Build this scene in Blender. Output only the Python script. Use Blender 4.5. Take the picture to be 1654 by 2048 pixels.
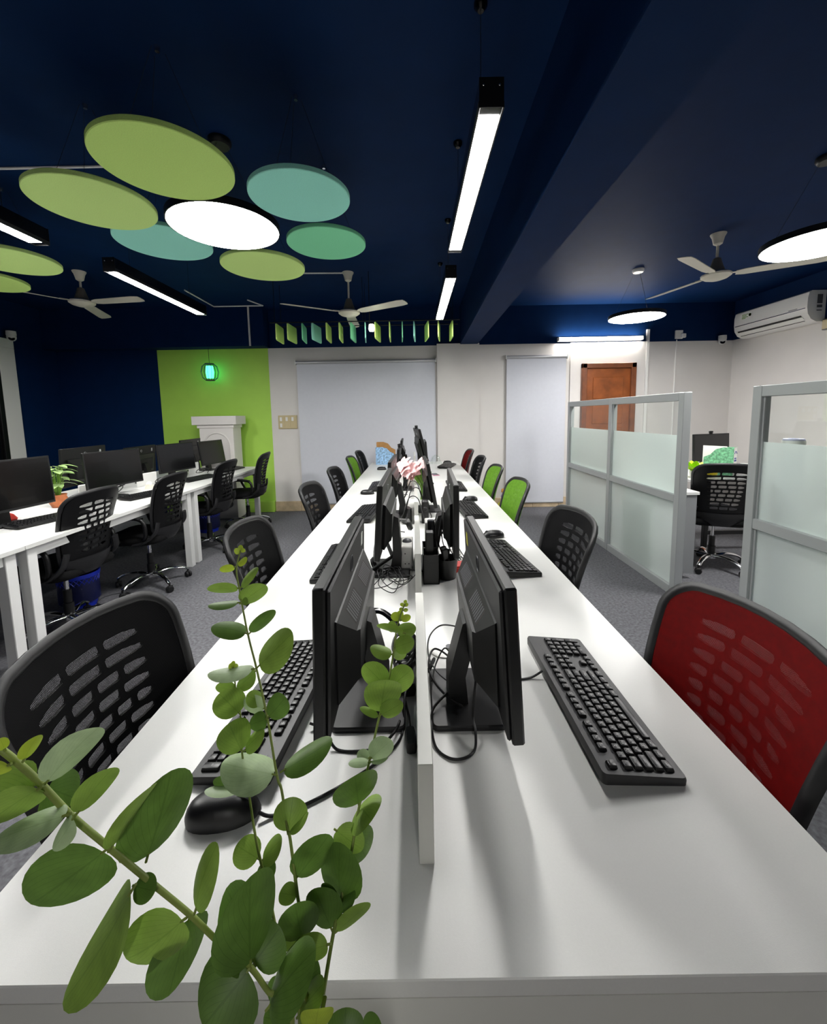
import bpy, math, random
from mathutils import Vector, Matrix
random.seed(7)
PI = math.pi
S = bpy.context.scene
C = S.collection
for o in list(bpy.data.objects):
    bpy.data.objects.remove(o)

# ------------------------------------------------------------------ camera, world, exposure
FPX, PPY, PITCH, YAW, ROLL = 800.7, 915.3, 0.1056, -0.0008, -0.0173
CAM = Vector((0, 0, 1.42))
_fw = Vector((math.sin(YAW) * math.cos(PITCH), math.cos(YAW) * math.cos(PITCH), -math.sin(PITCH)))
_r = Vector((math.cos(YAW), -math.sin(YAW), 0))
_u = _r.cross(_fw)
_c, _s = math.cos(ROLL), math.sin(ROLL)
_r, _u = _c * _r + _s * _u, -_s * _r + _c * _u
cd = bpy.data.cameras.new('camera')
cam = bpy.data.objects.new('camera', cd)
C.objects.link(cam)
M = Matrix((_r, _u, -_fw)).transposed().to_4x4()
M.translation = CAM
cam.matrix_world = M
cd.sensor_fit = 'HORIZONTAL'
cd.sensor_width = 36
cd.lens = FPX / 1654 * 36
cd.shift_y = -(1024 - PPY) / 1654
cd.clip_start = 0.02
S.camera = cam
w = bpy.data.worlds.new('world')
S.world = w
w.use_nodes = True
w.node_tree.nodes['Background'].inputs[0].default_value = (0.5, 0.6, 0.8, 1)
w.node_tree.nodes['Background'].inputs[1].default_value = 0.02
vs = S.view_settings
vs.view_transform = 'Standard'
vs.look = 'None'
vs.gamma = 1
vs.use_curve_mapping = False
vs.exposure = 0.9
LAMP = 42.0        # emission of the white lamp diffusers


def at(x, y, d):
    """photo pixel and distance along the lens axis -> point"""
    return CAM + d * (_fw + _r * ((x - 827) / FPX) - _u * ((y - PPY) / FPX))


# ------------------------------------------------------------------ helpers
def lin(c):
    return tuple((v / 12.92 if v <= 0.04045 else ((v + 0.055) / 1.055) ** 2.4) for v in c)


def hexc(h):
    return lin(tuple(int(h[i:i + 2], 16) / 255 for i in (0, 2, 4)))


def mat(name, col, rough=0.5, metal=0.0, var=0.0, scale=40.0, bump=0.0, bscale=None, spec=0.5, emit=0.0, coat=0.0, alpha=None):
    m = bpy.data.materials.new(name)
    m.use_nodes = True
    nt = m.node_tree
    b = nt.nodes['Principled BSDF']
    if isinstance(col, str):
        col = hexc(col)
    b.inputs['Base Color'].default_value = (*col, 1)
    b.inputs['Roughness'].default_value = rough
    b.inputs['Metallic'].default_value = metal
    b.inputs['Specular IOR Level'].default_value = spec
    b.inputs['Coat Weight'].default_value = coat
    if emit:
        b.inputs['Emission Color'].default_value = (*col, 1)
        b.inputs['Emission Strength'].default_value = emit
    tc = nt.nodes.new('ShaderNodeTexCoord')
    if var:
        n = nt.nodes.new('ShaderNodeTexNoise')
        n.inputs['Scale'].default_value = scale
        n.inputs['Detail'].default_value = 4
        nt.links.new(tc.outputs['Object'], n.inputs['Vector'])
        r = nt.nodes.new('ShaderNodeValToRGB')
        r.color_ramp.elements[0].position = 0.3
        r.color_ramp.elements[1].position = 0.7
        r.color_ramp.elements[0].color = (*[max(0, v * (1 - var)) for v in col], 1)
        r.color_ramp.elements[1].color = (*[min(1, v * (1 + var)) for v in col], 1)
        nt.links.new(n.outputs['Fac'], r.inputs['Fac'])
        nt.links.new(r.outputs['Color'], b.inputs['Base Color'])
    if bump:
        n2 = nt.nodes.new('ShaderNodeTexNoise')
        n2.inputs['Scale'].default_value = bscale or scale * 2
        n2.inputs['Detail'].default_value = 3
        nt.links.new(tc.outputs['Object'], n2.inputs['Vector'])
        bp = nt.nodes.new('ShaderNodeBump')
        bp.inputs['Strength'].default_value = bump
        bp.inputs['Distance'].default_value = 0.002
        nt.links.new(n2.outputs['Fac'], bp.inputs['Height'])
        nt.links.new(bp.outputs['Normal'], b.inputs['Normal'])
    return m


def emis(name, col, strength):
    m = bpy.data.materials.new(name)
    m.use_nodes = True
    nt = m.node_tree
    nt.nodes.clear()
    e = nt.nodes.new('ShaderNodeEmission')
    e.inputs[0].default_value = (*col, 1)
    e.inputs[1].default_value = strength
    o = nt.nodes.new('ShaderNodeOutputMaterial')
    nt.links.new(e.outputs[0], o.inputs[0])
    return m


def mesh_mat(name, col, freq, hole, rough=0.7):
    """woven chair mesh: threads with real see-through holes, laid out on the panel's own UV (metres)"""
    m = mat(name, col, rough, var=0.15, scale=60, spec=0.12)
    nt = m.node_tree
    b = nt.nodes['Principled BSDF']
    out = nt.nodes['Material Output']
    uv = nt.nodes.new('ShaderNodeUVMap')
    sp = nt.nodes.new('ShaderNodeSeparateXYZ')
    nt.links.new(uv.outputs[0], sp.inputs[0])
    masks = []
    for k in (0, 1):
        mu = nt.nodes.new('ShaderNodeMath'); mu.operation = 'MULTIPLY'; mu.inputs[1].default_value = freq
        fr = nt.nodes.new('ShaderNodeMath'); fr.operation = 'FRACT'
        gt = nt.nodes.new('ShaderNodeMath'); gt.operation = 'LESS_THAN'; gt.inputs[1].default_value = hole
        nt.links.new(sp.outputs[k], mu.inputs[0])
        nt.links.new(mu.outputs[0], fr.inputs[0])
        nt.links.new(fr.outputs[0], gt.inputs[0])
        masks.append(gt)
    an = nt.nodes.new('ShaderNodeMath'); an.operation = 'MULTIPLY'
    nt.links.new(masks[0].outputs[0], an.inputs[0])
    nt.links.new(masks[1].outputs[0], an.inputs[1])
    tr = nt.nodes.new('ShaderNodeBsdfTransparent')
    mx = nt.nodes.new('ShaderNodeMixShader')
    nt.links.new(an.outputs[0], mx.inputs[0])
    nt.links.new(b.outputs[0], mx.inputs[1])
    nt.links.new(tr.outputs[0], mx.inputs[2])
    nt.links.new(mx.outputs[0], out.inputs[0])
    return m


def glass_mat(name, tint, frost):
    m = bpy.data.materials.new(name)
    m.use_nodes = True
    nt = m.node_tree
    nt.nodes.clear()
    out = nt.nodes.new('ShaderNodeOutputMaterial')
    if frost:
        a = nt.nodes.new('ShaderNodeBsdfRefraction')
        a.inputs['Color'].default_value = (*tint, 1)
        a.inputs['Roughness'].default_value = 0.38
        a.inputs['IOR'].default_value = 1.12
        d = nt.nodes.new('ShaderNodeBsdfTranslucent')
        d.inputs[0].default_value = (*tint, 1)
        d2 = nt.nodes.new('ShaderNodeBsdfDiffuse')
        d2.inputs[0].default_value = (*tint, 1)
        m0 = nt.nodes.new('ShaderNodeMixShader'); m0.inputs[0].default_value = 0.45
        nt.links.new(d.outputs[0], m0.inputs[1]); nt.links.new(d2.outputs[0], m0.inputs[2])
        mx = nt.nodes.new('ShaderNodeMixShader'); mx.inputs[0].default_value = 0.62
        nt.links.new(a.outputs[0], mx.inputs[1]); nt.links.new(m0.outputs[0], mx.inputs[2])
    else:
        a = nt.nodes.new('ShaderNodeBsdfTransparent')
        a.inputs[0].default_value = (*tint, 1)
        g = nt.nodes.new('ShaderNodeBsdfGlossy')
        g.inputs['Roughness'].default_value = 0.02
        mx = nt.nodes.new('ShaderNodeMixShader'); mx.inputs[0].default_value = 0.06
        nt.links.new(a.outputs[0], mx.inputs[1]); nt.links.new(g.outputs[0], mx.inputs[2])
    nt.links.new(mx.outputs[0], out.inputs[0])
    return m


class MB:
    """collects shapes into one mesh"""
    def __init__(s):
        s.v, s.f, s.uv = [], [], {}

    def add(s, vs, fs, M=None):
        o = len(s.v)
        s.v += [(M @ Vector(p))[:] if M is not None else tuple(p) for p in vs]
        s.f += [tuple(i + o for i in f) for f in fs]
        return s

    def box(s, x0, x1, y0, y1, z0, z1, bev=0.0, M=None):
        if bev <= 0:
            vs = [(x, y, z) for x in (x0, x1) for y in (y0, y1) for z in (z0, z1)]
            return s.add(vs, [(0, 1, 3, 2), (4, 6, 7, 5), (0, 4, 5, 1), (2, 3, 7, 6), (0, 2, 6, 4), (1, 5, 7, 3)], M)
        b = min(bev, (x1 - x0) * .49, (y1 - y0) * .49, (z1 - z0) * .49)
        X, Y, Z = (x0, x1), (y0, y1), (z0, z1)
        vs, idx = [], {}
        for i in (0, 1):
            for j in (0, 1):
                for k in (0, 1):
                    a, c, d = X[i], Y[j], Z[k]
                    bx, by, bz = (b if i == 0 else -b), (b if j == 0 else -b), (b if k == 0 else -b)
                    for ax, p in enumerate(((a, c + by, d + bz), (a + bx, c, d + bz), (a + bx, c + by, d))):
                        idx[i, j, k, ax] = len(vs)
                        vs.append(p)
        F = []
        q = ((0, 0), (1, 0), (1, 1), (0, 1))
        for i in (0, 1):
            F.append([idx[i, a, c, 0] for a, c in q])
            F.append([idx[a, i, c, 1] for a, c in q])
            F.append([idx[a, c, i, 2] for a, c in q])
        for a in (0, 1):
            for c in (0, 1):
                F.append([idx[0, a, c, 1], idx[1, a, c, 1], idx[1, a, c, 2], idx[0, a, c, 2]])
                F.append([idx[a, 0, c, 0], idx[a, 1, c, 0], idx[a, 1, c, 2], idx[a, 0, c, 2]])
                F.append([idx[a, c, 0, 0], idx[a, c, 1, 0], idx[a, c, 1, 1], idx[a, c, 0, 1]])
        for i in (0, 1):
            for j in (0, 1):
                for k in (0, 1):
                    F.append([idx[i, j, k, a] for a in range(3)])
        return s.add(vs, F, M)

    def cbox(s, c, d, bev=0.0, M=None):
        return s.box(c[0] - d[0] / 2, c[0] + d[0] / 2, c[1] - d[1] / 2, c[1] + d[1] / 2, c[2] - d[2] / 2, c[2] + d[2] / 2, bev, M)

    def lathe(s, prof, n=24, c=(0, 0, 0), M=None, caps=True):
        vs, fs = [], []
        for r, z in prof:
            for i in range(n):
                a = 2 * PI * i / n
                vs.append((c[0] + r * math.cos(a), c[1] + r * math.sin(a), c[2] + z))
        for j in range(len(prof) - 1):
            for i in range(n):
                fs.append((j * n + i, j * n + (i + 1) % n, (j + 1) * n + (i + 1) % n, (j + 1) * n + i))
        if caps:
            if prof[0][0] > 1e-5:
                fs.append(tuple(range(n))[::-1])
            if prof[-1][0] > 1e-5:
                fs.append(tuple((len(prof) - 1) * n + i for i in range(n)))
        return s.add(vs, fs, M)

    def tube(s, pts, r, n=8, closed=False, flat=None, up=None, M=None):
        """r: radius or list; flat: (a,b) multipliers of the section along normal / binormal"""
        P = [Vector(p) for p in pts]
        N = len(P)
        R = r if isinstance(r, (list, tuple)) else [r] * N
        T = []
        for i in range(N):
            a = P[(i - 1) % N] if (closed or i > 0) else P[i]
            b = P[(i + 1) % N] if (closed or i < N - 1) else P[i]
            t = (b - a)
            T.append(t.normalized() if t.length > 1e-9 else Vector((0, 0, 1)))
        ref = Vector(up) if up else (Vector((0, 0, 1)) if abs(T[0].z) < .9 else Vector((1, 0, 0)))
        vs, fs = [], []
        nrm = None
        for i in range(N):
            if up or nrm is None:
                nrm = ref - T[i] * ref.dot(T[i])
                if nrm.length < 1e-4:
                    nrm = Vector((1, 0, 0)) - T[i] * T[i].x
            else:
                nrm = nrm - T[i] * nrm.dot(T[i])
            nrm.normalize()
            bi = T[i].cross(nrm)
            fa, fb = flat or (1, 1)
            for k in range(n):
                a = 2 * PI * k / n
                vs.append((P[i] + nrm * (math.cos(a) * R[i] * fa) + bi * (math.sin(a) * R[i] * fb))[:])
        for i in range(N if closed else N - 1):
            j = (i + 1) % N
            for k in range(n):
                fs.append((i * n + k, i * n + (k + 1) % n, j * n + (k + 1) % n, j * n + k))
        if not closed:
            fs.append(tuple(range(n))[::-1])
            fs.append(tuple((N - 1) * n + k for k in range(n)))
        return s.add(vs, fs, M)

    def prism(s, poly, f0, f1):
        """poly: 2D points; f0, f1 map a 2D point to the two caps"""
        n = len(poly)
        vs = [f0(*p) for p in poly] + [f1(*p) for p in poly]
        fs = [tuple(range(n))[::-1], tuple(range(n, 2 * n))]
        for i in range(n):
            j = (i + 1) % n
            fs.append((i, j, n + j, n + i))
        return s.add(vs, fs)

    def grid(s, fn, nu, nv, uvfn=None, closed_u=False):
        o = len(s.v)
        for j in range(nv + 1):
            for i in range(nu + 1):
                if uvfn:
                    s.uv[len(s.v)] = uvfn(i / nu, j / nv)
                s.v.append(tuple(fn(i / nu, j / nv)))
        for j in range(nv):
            for i in range(nu):
                a = o + j * (nu + 1) + i
                s.f.append((a, a + 1, a + nu + 2, a + nu + 1))
        return s

    def mesh(s, name, m, smooth=40):
        me = bpy.data.meshes.new(name)
        me.from_pydata(s.v, [], s.f)
        if s.uv:
            ul = me.uv_layers.new(name='UVMap')
            for lp in me.loops:
                ul.data[lp.index].uv = s.uv.get(lp.vertex_index, (0, 0))
        me.materials.append(m)
        if smooth:
            me.shade_smooth()
            me.set_sharp_from_angle(angle=math.radians(smooth))
        me.update()
        return me

    def build(s, name, m, parent=None, smooth=40, loc=None):
        return link(name, s.mesh(name, m, smooth), parent, loc)


def link(name, me, parent=None, loc=None):
    o = bpy.data.objects.new(name, me)
    C.objects.link(o)
    if parent:
        o.parent = parent
    if loc is not None:
        o.location = loc
    return o


def tag(o, label, cat, group=None, kind=None):
    o['label'] = label
    if cat:
        o['category'] = cat
    if group:
        o['group'] = group
    if kind:
        o['kind'] = kind
    return o


def thing(name, label, cat, loc=(0, 0, 0), rz=0.0, group=None):
    o = bpy.data.objects.new(name, None)
    o.empty_display_size = 0.05
    C.objects.link(o)
    o.location = loc
    o.rotation_euler = (0, 0, rz)
    return tag(o, label, cat, group)


def struct(name, mb, m, label=None, smooth=40):
    o = mb.build(name, m, None, smooth)
    o['kind'] = 'structure'
    if label:
        o['label'] = label
    return o


def dup(root, loc, rz, label):
    r = root.copy()
    C.objects.link(r)
    r.location = loc
    r.rotation_euler = (0, 0, rz)
    r['label'] = label
    for ch in list(root.children):
        c = ch.copy()
        C.objects.link(c)
        c.parent = r
        for g in ch.children:
            d = g.copy()
            C.objects.link(d)
            d.parent = c
    return r


def spline(pts, n=8, closed=False):
    P = [Vector(p) for p in pts]
    N = len(P)
    out = []
    segs = N if closed else N - 1
    for i in range(segs):
        if closed:
            a, b, c, d = P[(i - 1) % N], P[i], P[(i + 1) % N], P[(i + 2) % N]
        else:
            a, b, c, d = P[max(i - 1, 0)], P[i], P[i + 1], P[min(i + 2, N - 1)]
        for k in range(n):
            t = k / n
            out.append(0.5 * ((2 * b) + (c - a) * t + (2 * a - 5 * b + 4 * c - d) * t * t + (3 * b - a - 3 * c + d) * t ** 3))
    if not closed:
        out.append(P[-1])
    return out


def rrect(w, h, r, n=6, cx=0, cy=0):
    """rounded rectangle outline"""
    out = []
    for sx, sy, a0 in ((1, 1, 0), (-1, 1, 90), (-1, -1, 180), (1, -1, 270)):
        for k in range(n + 1):
            a = math.radians(a0 + 90 * k / n)
            out.append((cx + sx * (w / 2 - r) + r * math.cos(a), cy + sy * (h / 2 - r) + r * math.sin(a)))
    return out


def text_into(mb, txt, size, fn, align='CENTER'):
    """lettering as real mesh; fn maps the flat letter plane to 3D"""
    cu = bpy.data.curves.new('t', 'FONT')
    cu.body = txt
    cu.size = size
    cu.align_x = align
    cu.align_y = 'CENTER'
    cu.resolution_u = 2
    ob = bpy.data.objects.new('t', cu)
    C.objects.link(ob)
    dg = bpy.context.evaluated_depsgraph_get()
    me = ob.evaluated_get(dg).to_mesh()
    mb.add([fn(v.co.x, v.co.y) for v in me.vertices], [tuple(p.vertices) for p in me.polygons])
    ob.evaluated_get(dg).to_mesh_clear()
    bpy.data.objects.remove(ob)
    bpy.data.curves.remove(cu)


# ------------------------------------------------------------------ materials
m_floor = mat('carpet', '68686c', 0.95, var=0.30, scale=55, bump=0.5, bscale=500, spec=0.1)
m_navy = mat('navy_paint', '06244c', 0.65, var=0.06, scale=6, bump=0.12, bscale=120, spec=0.09)
m_wall = mat('white_wall_paint', 'dcd8d4', 0.6, var=0.02, scale=4, bump=0.05, bscale=90)
m_green = mat('green_wall_paint', 'acd956', 0.6, var=0.03, scale=5, bump=0.05, bscale=90)
m_tile = mat('skirting_tile', 'c8b394', 0.25, var=0.22, scale=9, coat=0.2)
m_white = mat('white_laminate', 'dfdfdc', 0.34, var=0.012, scale=300, bump=0.06, bscale=900)
m_edge = mat('white_edge_band', 'd8d8d2', 0.35)
m_steel = mat('white_steel', 'e8e8e6', 0.3)
m_alu = mat('grey_aluminium', 'b4b8b8', 0.38, metal=0.35)
m_black = mat('black_plastic', '09090a', 0.42, var=0.1, scale=80)
m_blackg = mat('black_gloss', '08080a', 0.18)
m_dgrey = mat('dark_grey_plastic', '18181a', 0.45, var=0.08, scale=60)
m_mgrey = mat('grey_plastic', '55565a', 0.42)
m_screen = mat('screen_glass', '060607', 0.22, coat=0.1)
m_key = mat('keycap', '0f0f11', 0.38)
m_legend = mat('key_legend', 'c9c9c9', 0.5)
m_fabric = mat('seat_fabric', '0b0b0c', 0.9, spec=0.2, var=0.25, scale=200)
m_chrome = mat('chrome', 'd8d8da', 0.12, metal=1.0)
m_rubber = mat('caster_rubber', '0d0d0f', 0.6)
m_wood = mat('door_wood', '8a4a20', 0.4, var=0.28, scale=7)
m_woodf = mat('door_frame_wood', '7a4527', 0.42, var=0.22, scale=9)
m_cream = mat('cream_fan', 'd8d2c4', 0.4)
m_fanmotor = mat('fan_motor', '6f6a60', 0.4)
m_blind = mat('blind_fabric', 'd2d4dc', 0.8, var=0.015, scale=20)
m_blindbar = mat('blind_bar', 'b9babd', 0.35, metal=0.4)
m_plastic = mat('white_plastic', 'e9e8e4', 0.35)
m_beige = mat('switch_plate', 'c9b990', 0.4)
m_clear = glass_mat('clear_glass', (0.96, 0.98, 0.97), False)
m_frost = glass_mat('frosted_film', (0.86, 0.91, 0.89), True)
m_lamp = emis('lamp_diffuser', (1.0, 0.985, 0.955), LAMP)
m_lamp2 = emis('round_lamp_diffuser', (1.0, 0.99, 0.97), LAMP * 0.8)
m_tubel = emis('tube_lamp', (1.0, 0.96, 0.9), LAMP)
m_blue = mat('blue_bin', '1a35c8', 0.4)
m_terra = mat('terracotta', 'b5683c', 0.6, var=0.25, scale=20)
m_cable = mat('cable_black', '101012', 0.5)
m_paper = mat('paper', 'f0efe9', 0.8)
m_mesh_k = mesh_mat('black_chair_mesh', '0c0c0e', 360, 0.55)
m_mesh_r = mesh_mat('red_chair_mesh', '640303', 420, 0.30)
m_mesh_g = mesh_mat('green_chair_mesh', '5a8526', 420, 0.16)
m_shell_k = mat('black_chair_shell', '08080a', 0.5, spec=0.25)
m_shell_r = mat('dark_red_chair_shell', '4a0303', 0.5, spec=0.2)
m_shell_g = mat('green_chair_shell', '4f8419', 0.5, spec=0.2)

# ------------------------------------------------------------------ room shell
XL, XR, YB, YF, ZT, ZB = -5.2, 4.7, 6.0, -3.0, 2.97, 2.43
struct('floor', MB().box(XL - .1, XR + .1, YF - .1, YB + .2, -.08, 0), m_floor, 'grey fleck carpet floor')
struct('ceiling', MB().box(XL - .1, XR + .1, YF - .1, YB + .2, ZT, ZT + .1), m_navy, 'navy painted ceiling slab')
b = MB()
b.prism([(0.53, YF), (0.86, YF), (0.95, YB), (0.70, YB)], lambda x, y: (x, y, ZB), lambda x, y: (x, y, ZT))
struct('trim_1', b, m_navy, 'navy ceiling beam running along the room')
struct('trim_2', MB().box(XL, -2.08, 5.78, YB, ZB, ZT), m_navy, 'navy beam over the green wall')
struct('wall_back', MB().box(-2.11, XR + .1, YB, YB + .15, 0, ZB), m_wall, 'white lower back wall')
struct('wall_back_upper', MB().box(-2.11, XR + .1, YB - .012, YB + .15, ZB, ZT), m_navy, 'navy upper band of the back wall')
struct('wall_back_green', MB().box(-3.735, -2.11, YB - .004, YB + .15, 0, ZB), m_green, 'lime green part of the back wall')
struct('wall_back_navy', MB().box(XL - .1, -3.735, YB - .008, YB + .15, 0, ZB), m_navy, 'navy part of the back wall')
struct('wall_right', MB().box(XR, XR + .12, YF, YB, 0, ZB), m_wall, 'white lower right wall')
struct('wall_right_upper', MB().box(XR - .012, XR + .12, YF, YB, ZB, ZT), m_navy, 'navy upper band of the right wall')
struct('wall_left', MB().box(XL - .12, XL, YF, YB, 0, ZT), m_navy, 'navy left wall')
struct('wall_front', MB().box(XL, XR, YF - .12, YF, 0, ZT), m_wall, 'white wall behind the viewer')
struct('trim_3', MB().box(.361, .975, 5.93, YB, 0, ZB + .012), m_wall, 'white column on the back wall')
struct('trim_4', MB().box(2.315, 3.41, 5.965, YB, 0, ZB), m_wall, 'white wall section around the door')
struct('trim_5', MB().box(3.415, 3.455, 5.96, YB, 0, 2.6), m_plastic, 'white vertical cable trunking beside the door')
struct('trim_6', MB().box(3.86, 3.872, 5.985, YB, 0, 2.45), m_plastic, 'thin cable duct on the back wall')
# skirting
bb = bpy.data.objects.new('baseboard_back', None); C.objects.link(bb); bb['kind'] = 'structure'; bb['label'] = 'tan marble skirting along the back wall'
x = -2.108
tile_me = MB().box(0, .388, 5.97, 6.0, 0, .15, .004).mesh('tile', m_tile)
while x < 2.25:
    o = link('tile', tile_me, bb, (x, 0, 0)); x += .39
struct('baseboard_green', MB().box(-3.735, -2.112, 5.93, 5.996, 0, .17, .005), m_green, 'green skirting below the green wall')
# window on the left wall
wn = bpy.data.objects.new('window_1', None); C.objects.link(wn); wn['kind'] = 'structure'; wn['label'] = 'window with broad white surround on the left wall'
for a, c, d, e in ((5.1, 5.31, .9, 2.36), (3.3, 3.5, .9, 2.36), (3.3, 5.31, 2.36, 2.48), (3.3, 5.31, .78, .9)):
    MB().box(XL, XL + .05, a, c, d, e, .004).build('window_frame', m_plastic, wn)
MB().box(XL, XL + .03, 3.5, 5.1, .9, 2.36).build('pane', m_blackg, wn)
for y in (5.06, 4.28, 3.54):
    MB().box(XL + .03, XL + .06, y - .03, y + .03, .9, 2.36, .004).build('sash_bar', m_black, wn)
# door
dr = bpy.data.objects.new('door_1', None); C.objects.link(dr); dr['kind'] = 'structure'; dr['label'] = 'brown wooden door in the back wall'
dx0, dx1, dz = 2.47, 3.255, 2.125
for a, c, d, e in ((dx0, dx0 + .07, 0, dz), (dx1 - .07, dx1, 0, dz), (dx0, dx1, dz - .07, dz)):
    MB().box(a, c, 5.90, 5.965, d, e, .006).build('door_frame', m_woodf, dr)
MB().box(dx0 + .07, dx1 - .07, 5.945, 5.962, 0.01, dz - .07).build('leaf', m_wood, dr)
for k in range(5):
    z1 = dz - .2 - k * .37
    MB().box(dx0 + .17, dx1 - .17, 5.935, 5.947, z1 - .31, z1, .008).build('panel', m_wood, dr)
MB().tube([(dx0 + .12, 5.945, 1.0), (dx0 + .12, 5.90, 1.0), (dx0 + .22, 5.895, 1.0)], .01).build('door_handle', m_chrome, dr)

# ------------------------------------------------------------------ bench desks
T = 0.75


def loft_rr(mb, secs, n=5, M=None):
    """stack of rounded rectangles (w, h, r, z, cx, cy), capped"""
    vs, fs = [], []
    k = 0
    for i, (w_, h_, r_, z_, cx, cy) in enumerate(secs):
        ring = rrect(w_, h_, r_, n, cx, cy)
        k = len(ring)
        vs += [(p[0], p[1], z_) for p in ring]
        if i:
            for j in range(k):
                a, c = (i - 1) * k, i * k
                fs.append((a + j, a + (j + 1) % k, c + (j + 1) % k, c + j))
    fs.append(tuple(range(k))[::-1])
    fs.append(tuple((len(secs) - 1) * k + j for j in range(k)))
    return mb.add(vs, fs, M)


def bench(label, x0, x1, y0, y1, divs, end_panel, pan, group):
    t = thing('bench_desk', label, 'desk', ((x0 + x1) / 2, (y0 + y1) / 2, 0), 0, group)
    hx, hy = (x1 - x0) / 2, (y1 - y0) / 2
    for a, c in ([(-hx, hx)] if pan is m_edge else [(-hx, -.001), (.001, hx)]):
        d = MB().box(a, c, -hy + .0008, hy - .0008, T - .025, T, .0015).build('desktop', m_white, t)
    for sy in (-1, 1):
        yy = sy * (hy - .06)
        for sx in (-1, 1):
            MB().box(sx * (hx - .055) - .03, sx * (hx - .055) + .03, yy - .03, yy + .03, 0, T - .025, .003).build('leg', m_steel, t)
        MB().box(-hx + .085, hx - .085, yy - .02, yy + .02, T - .075, T - .025, .003).build('crossbar', m_steel, t)
    for sx in (-1, 1):
        MB().box(sx * (hx - .055) - .02, sx * (hx - .055) + .02, -hy + .09, hy - .09, T - .085, T - .025, .003).build('side_rail', m_steel, t)
    MB().box(-.12, .12, -hy + .2, hy - .2, T - .16, T - .15).build('cable_tray', m_dgrey, t)
    if end_panel:
        MB().box(-hx + .001, hx - .001, -hy + .001, -hy + .019, 0.02, T - .0255).build('end_panel', m_edge, t)
    for (ya, yb, xc, hh) in divs:
        xl, yc = xc - (x0 + x1) / 2, (y0 + y1) / 2
        MB().box(xl - .0115, xl + .0115, ya - yc, yb - yc, T + .0005, T + hh, .0012).build('divider', pan, t)
    return t


CX = 0.006
for k in range(3):
    ya = .408 + 1.78 * k
    dv = [(ya + .124 + .89 * j, ya + .694 + .89 * j, .009, .164) for j in (0, 1)]
    bench(['white central bench desk nearest the viewer, with eucalyptus in front',
           'white central bench desk bay in the middle, with black organiser',
           'white central bench desk bay nearest the roller blind, with file boxes'][k],
          -.605, .617, ya, ya + 1.78, dv, k == 0, m_edge, 'central bench desks')
for k in range(3):
    ya = .42 + 1.70 * k
    dv = []
    bench(['white left-hand bench desk bay beside the viewer, mostly out of view',
           'white left-hand bench desk bay under the lime disc cluster',
           'white left-hand bench desk bay next to the green wall'][k],
          -3.37, -2.125, ya, ya + 1.70, dv, False, m_white, 'left-hand bench desks')


# ------------------------------------------------------------------ task chairs
BH, BW = .475, .235


def bsurf(X, Z, w=0.0):
    f = Z / BH
    u = X / BW
    tap = .80 + .20 * max(0, min(1, f)) ** .8
    y = -.215 - .085 * max(f, 0) ** 1.25 + .055 * u * u + .018 * math.sin(PI * max(0, min(1, f))) + w
    return (X * tap, y, .495 + Z - .022 * u * u * f)


def outline(n=7, scale=1.0):
    pts = []
    for sx, sy, a0, r in ((1, 1, 0, .075), (-1, 1, 90, .075), (-1, -1, 180, .05), (1, -1, 270, .05)):
        for k in range(n + 1):
            a = math.radians(a0 + 90 * k / n)
            cx, cz = sx * (BW - r), BH / 2 + sy * (BH / 2 - r)
            pts.append((cx + r * math.cos(a), cz + r * math.sin(a)))
    # densify the straight sides
    out = []
    for i, p in enumerate(pts):
        q = pts[(i + 1) % len(pts)]
        L = math.hypot(q[0] - p[0], q[1] - p[1])
        m_ = max(1, int(L / .05))
        for j in range(m_):
            out.append((p[0] + (q[0] - p[0]) * j / m_, p[1] + (q[1] - p[1]) * j / m_))
    cz = BH / 2
    return [(p[0] * scale, cz + (p[1] - cz) * scale) for p in out]


def polar_hit(ol, cx, cz, px_, pz_):
    """ray from (cx,cz) through a point, cut with the outline"""
    dx, dz_ = px_ - cx, pz_ - cz
    best = None
    for i in range(len(ol)):
        a, c = ol[i], ol[(i + 1) % len(ol)]
        ex, ez = c[0] - a[0], c[1] - a[1]
        den = dx * ez - dz_ * ex
        if abs(den) < 1e-12:
            continue
        t = ((a[0] - cx) * ez - (a[1] - cz) * ex) / den
        s_ = ((a[0] - cx) * dz_ - (a[1] - cz) * dx) / den
        if t > 0 and -1e-6 <= s_ <= 1 + 1e-6:
            best = t if best is None else min(best, t)
    best = best or 1
    return (cx + dx * best, cz + dz_ * best)


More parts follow.
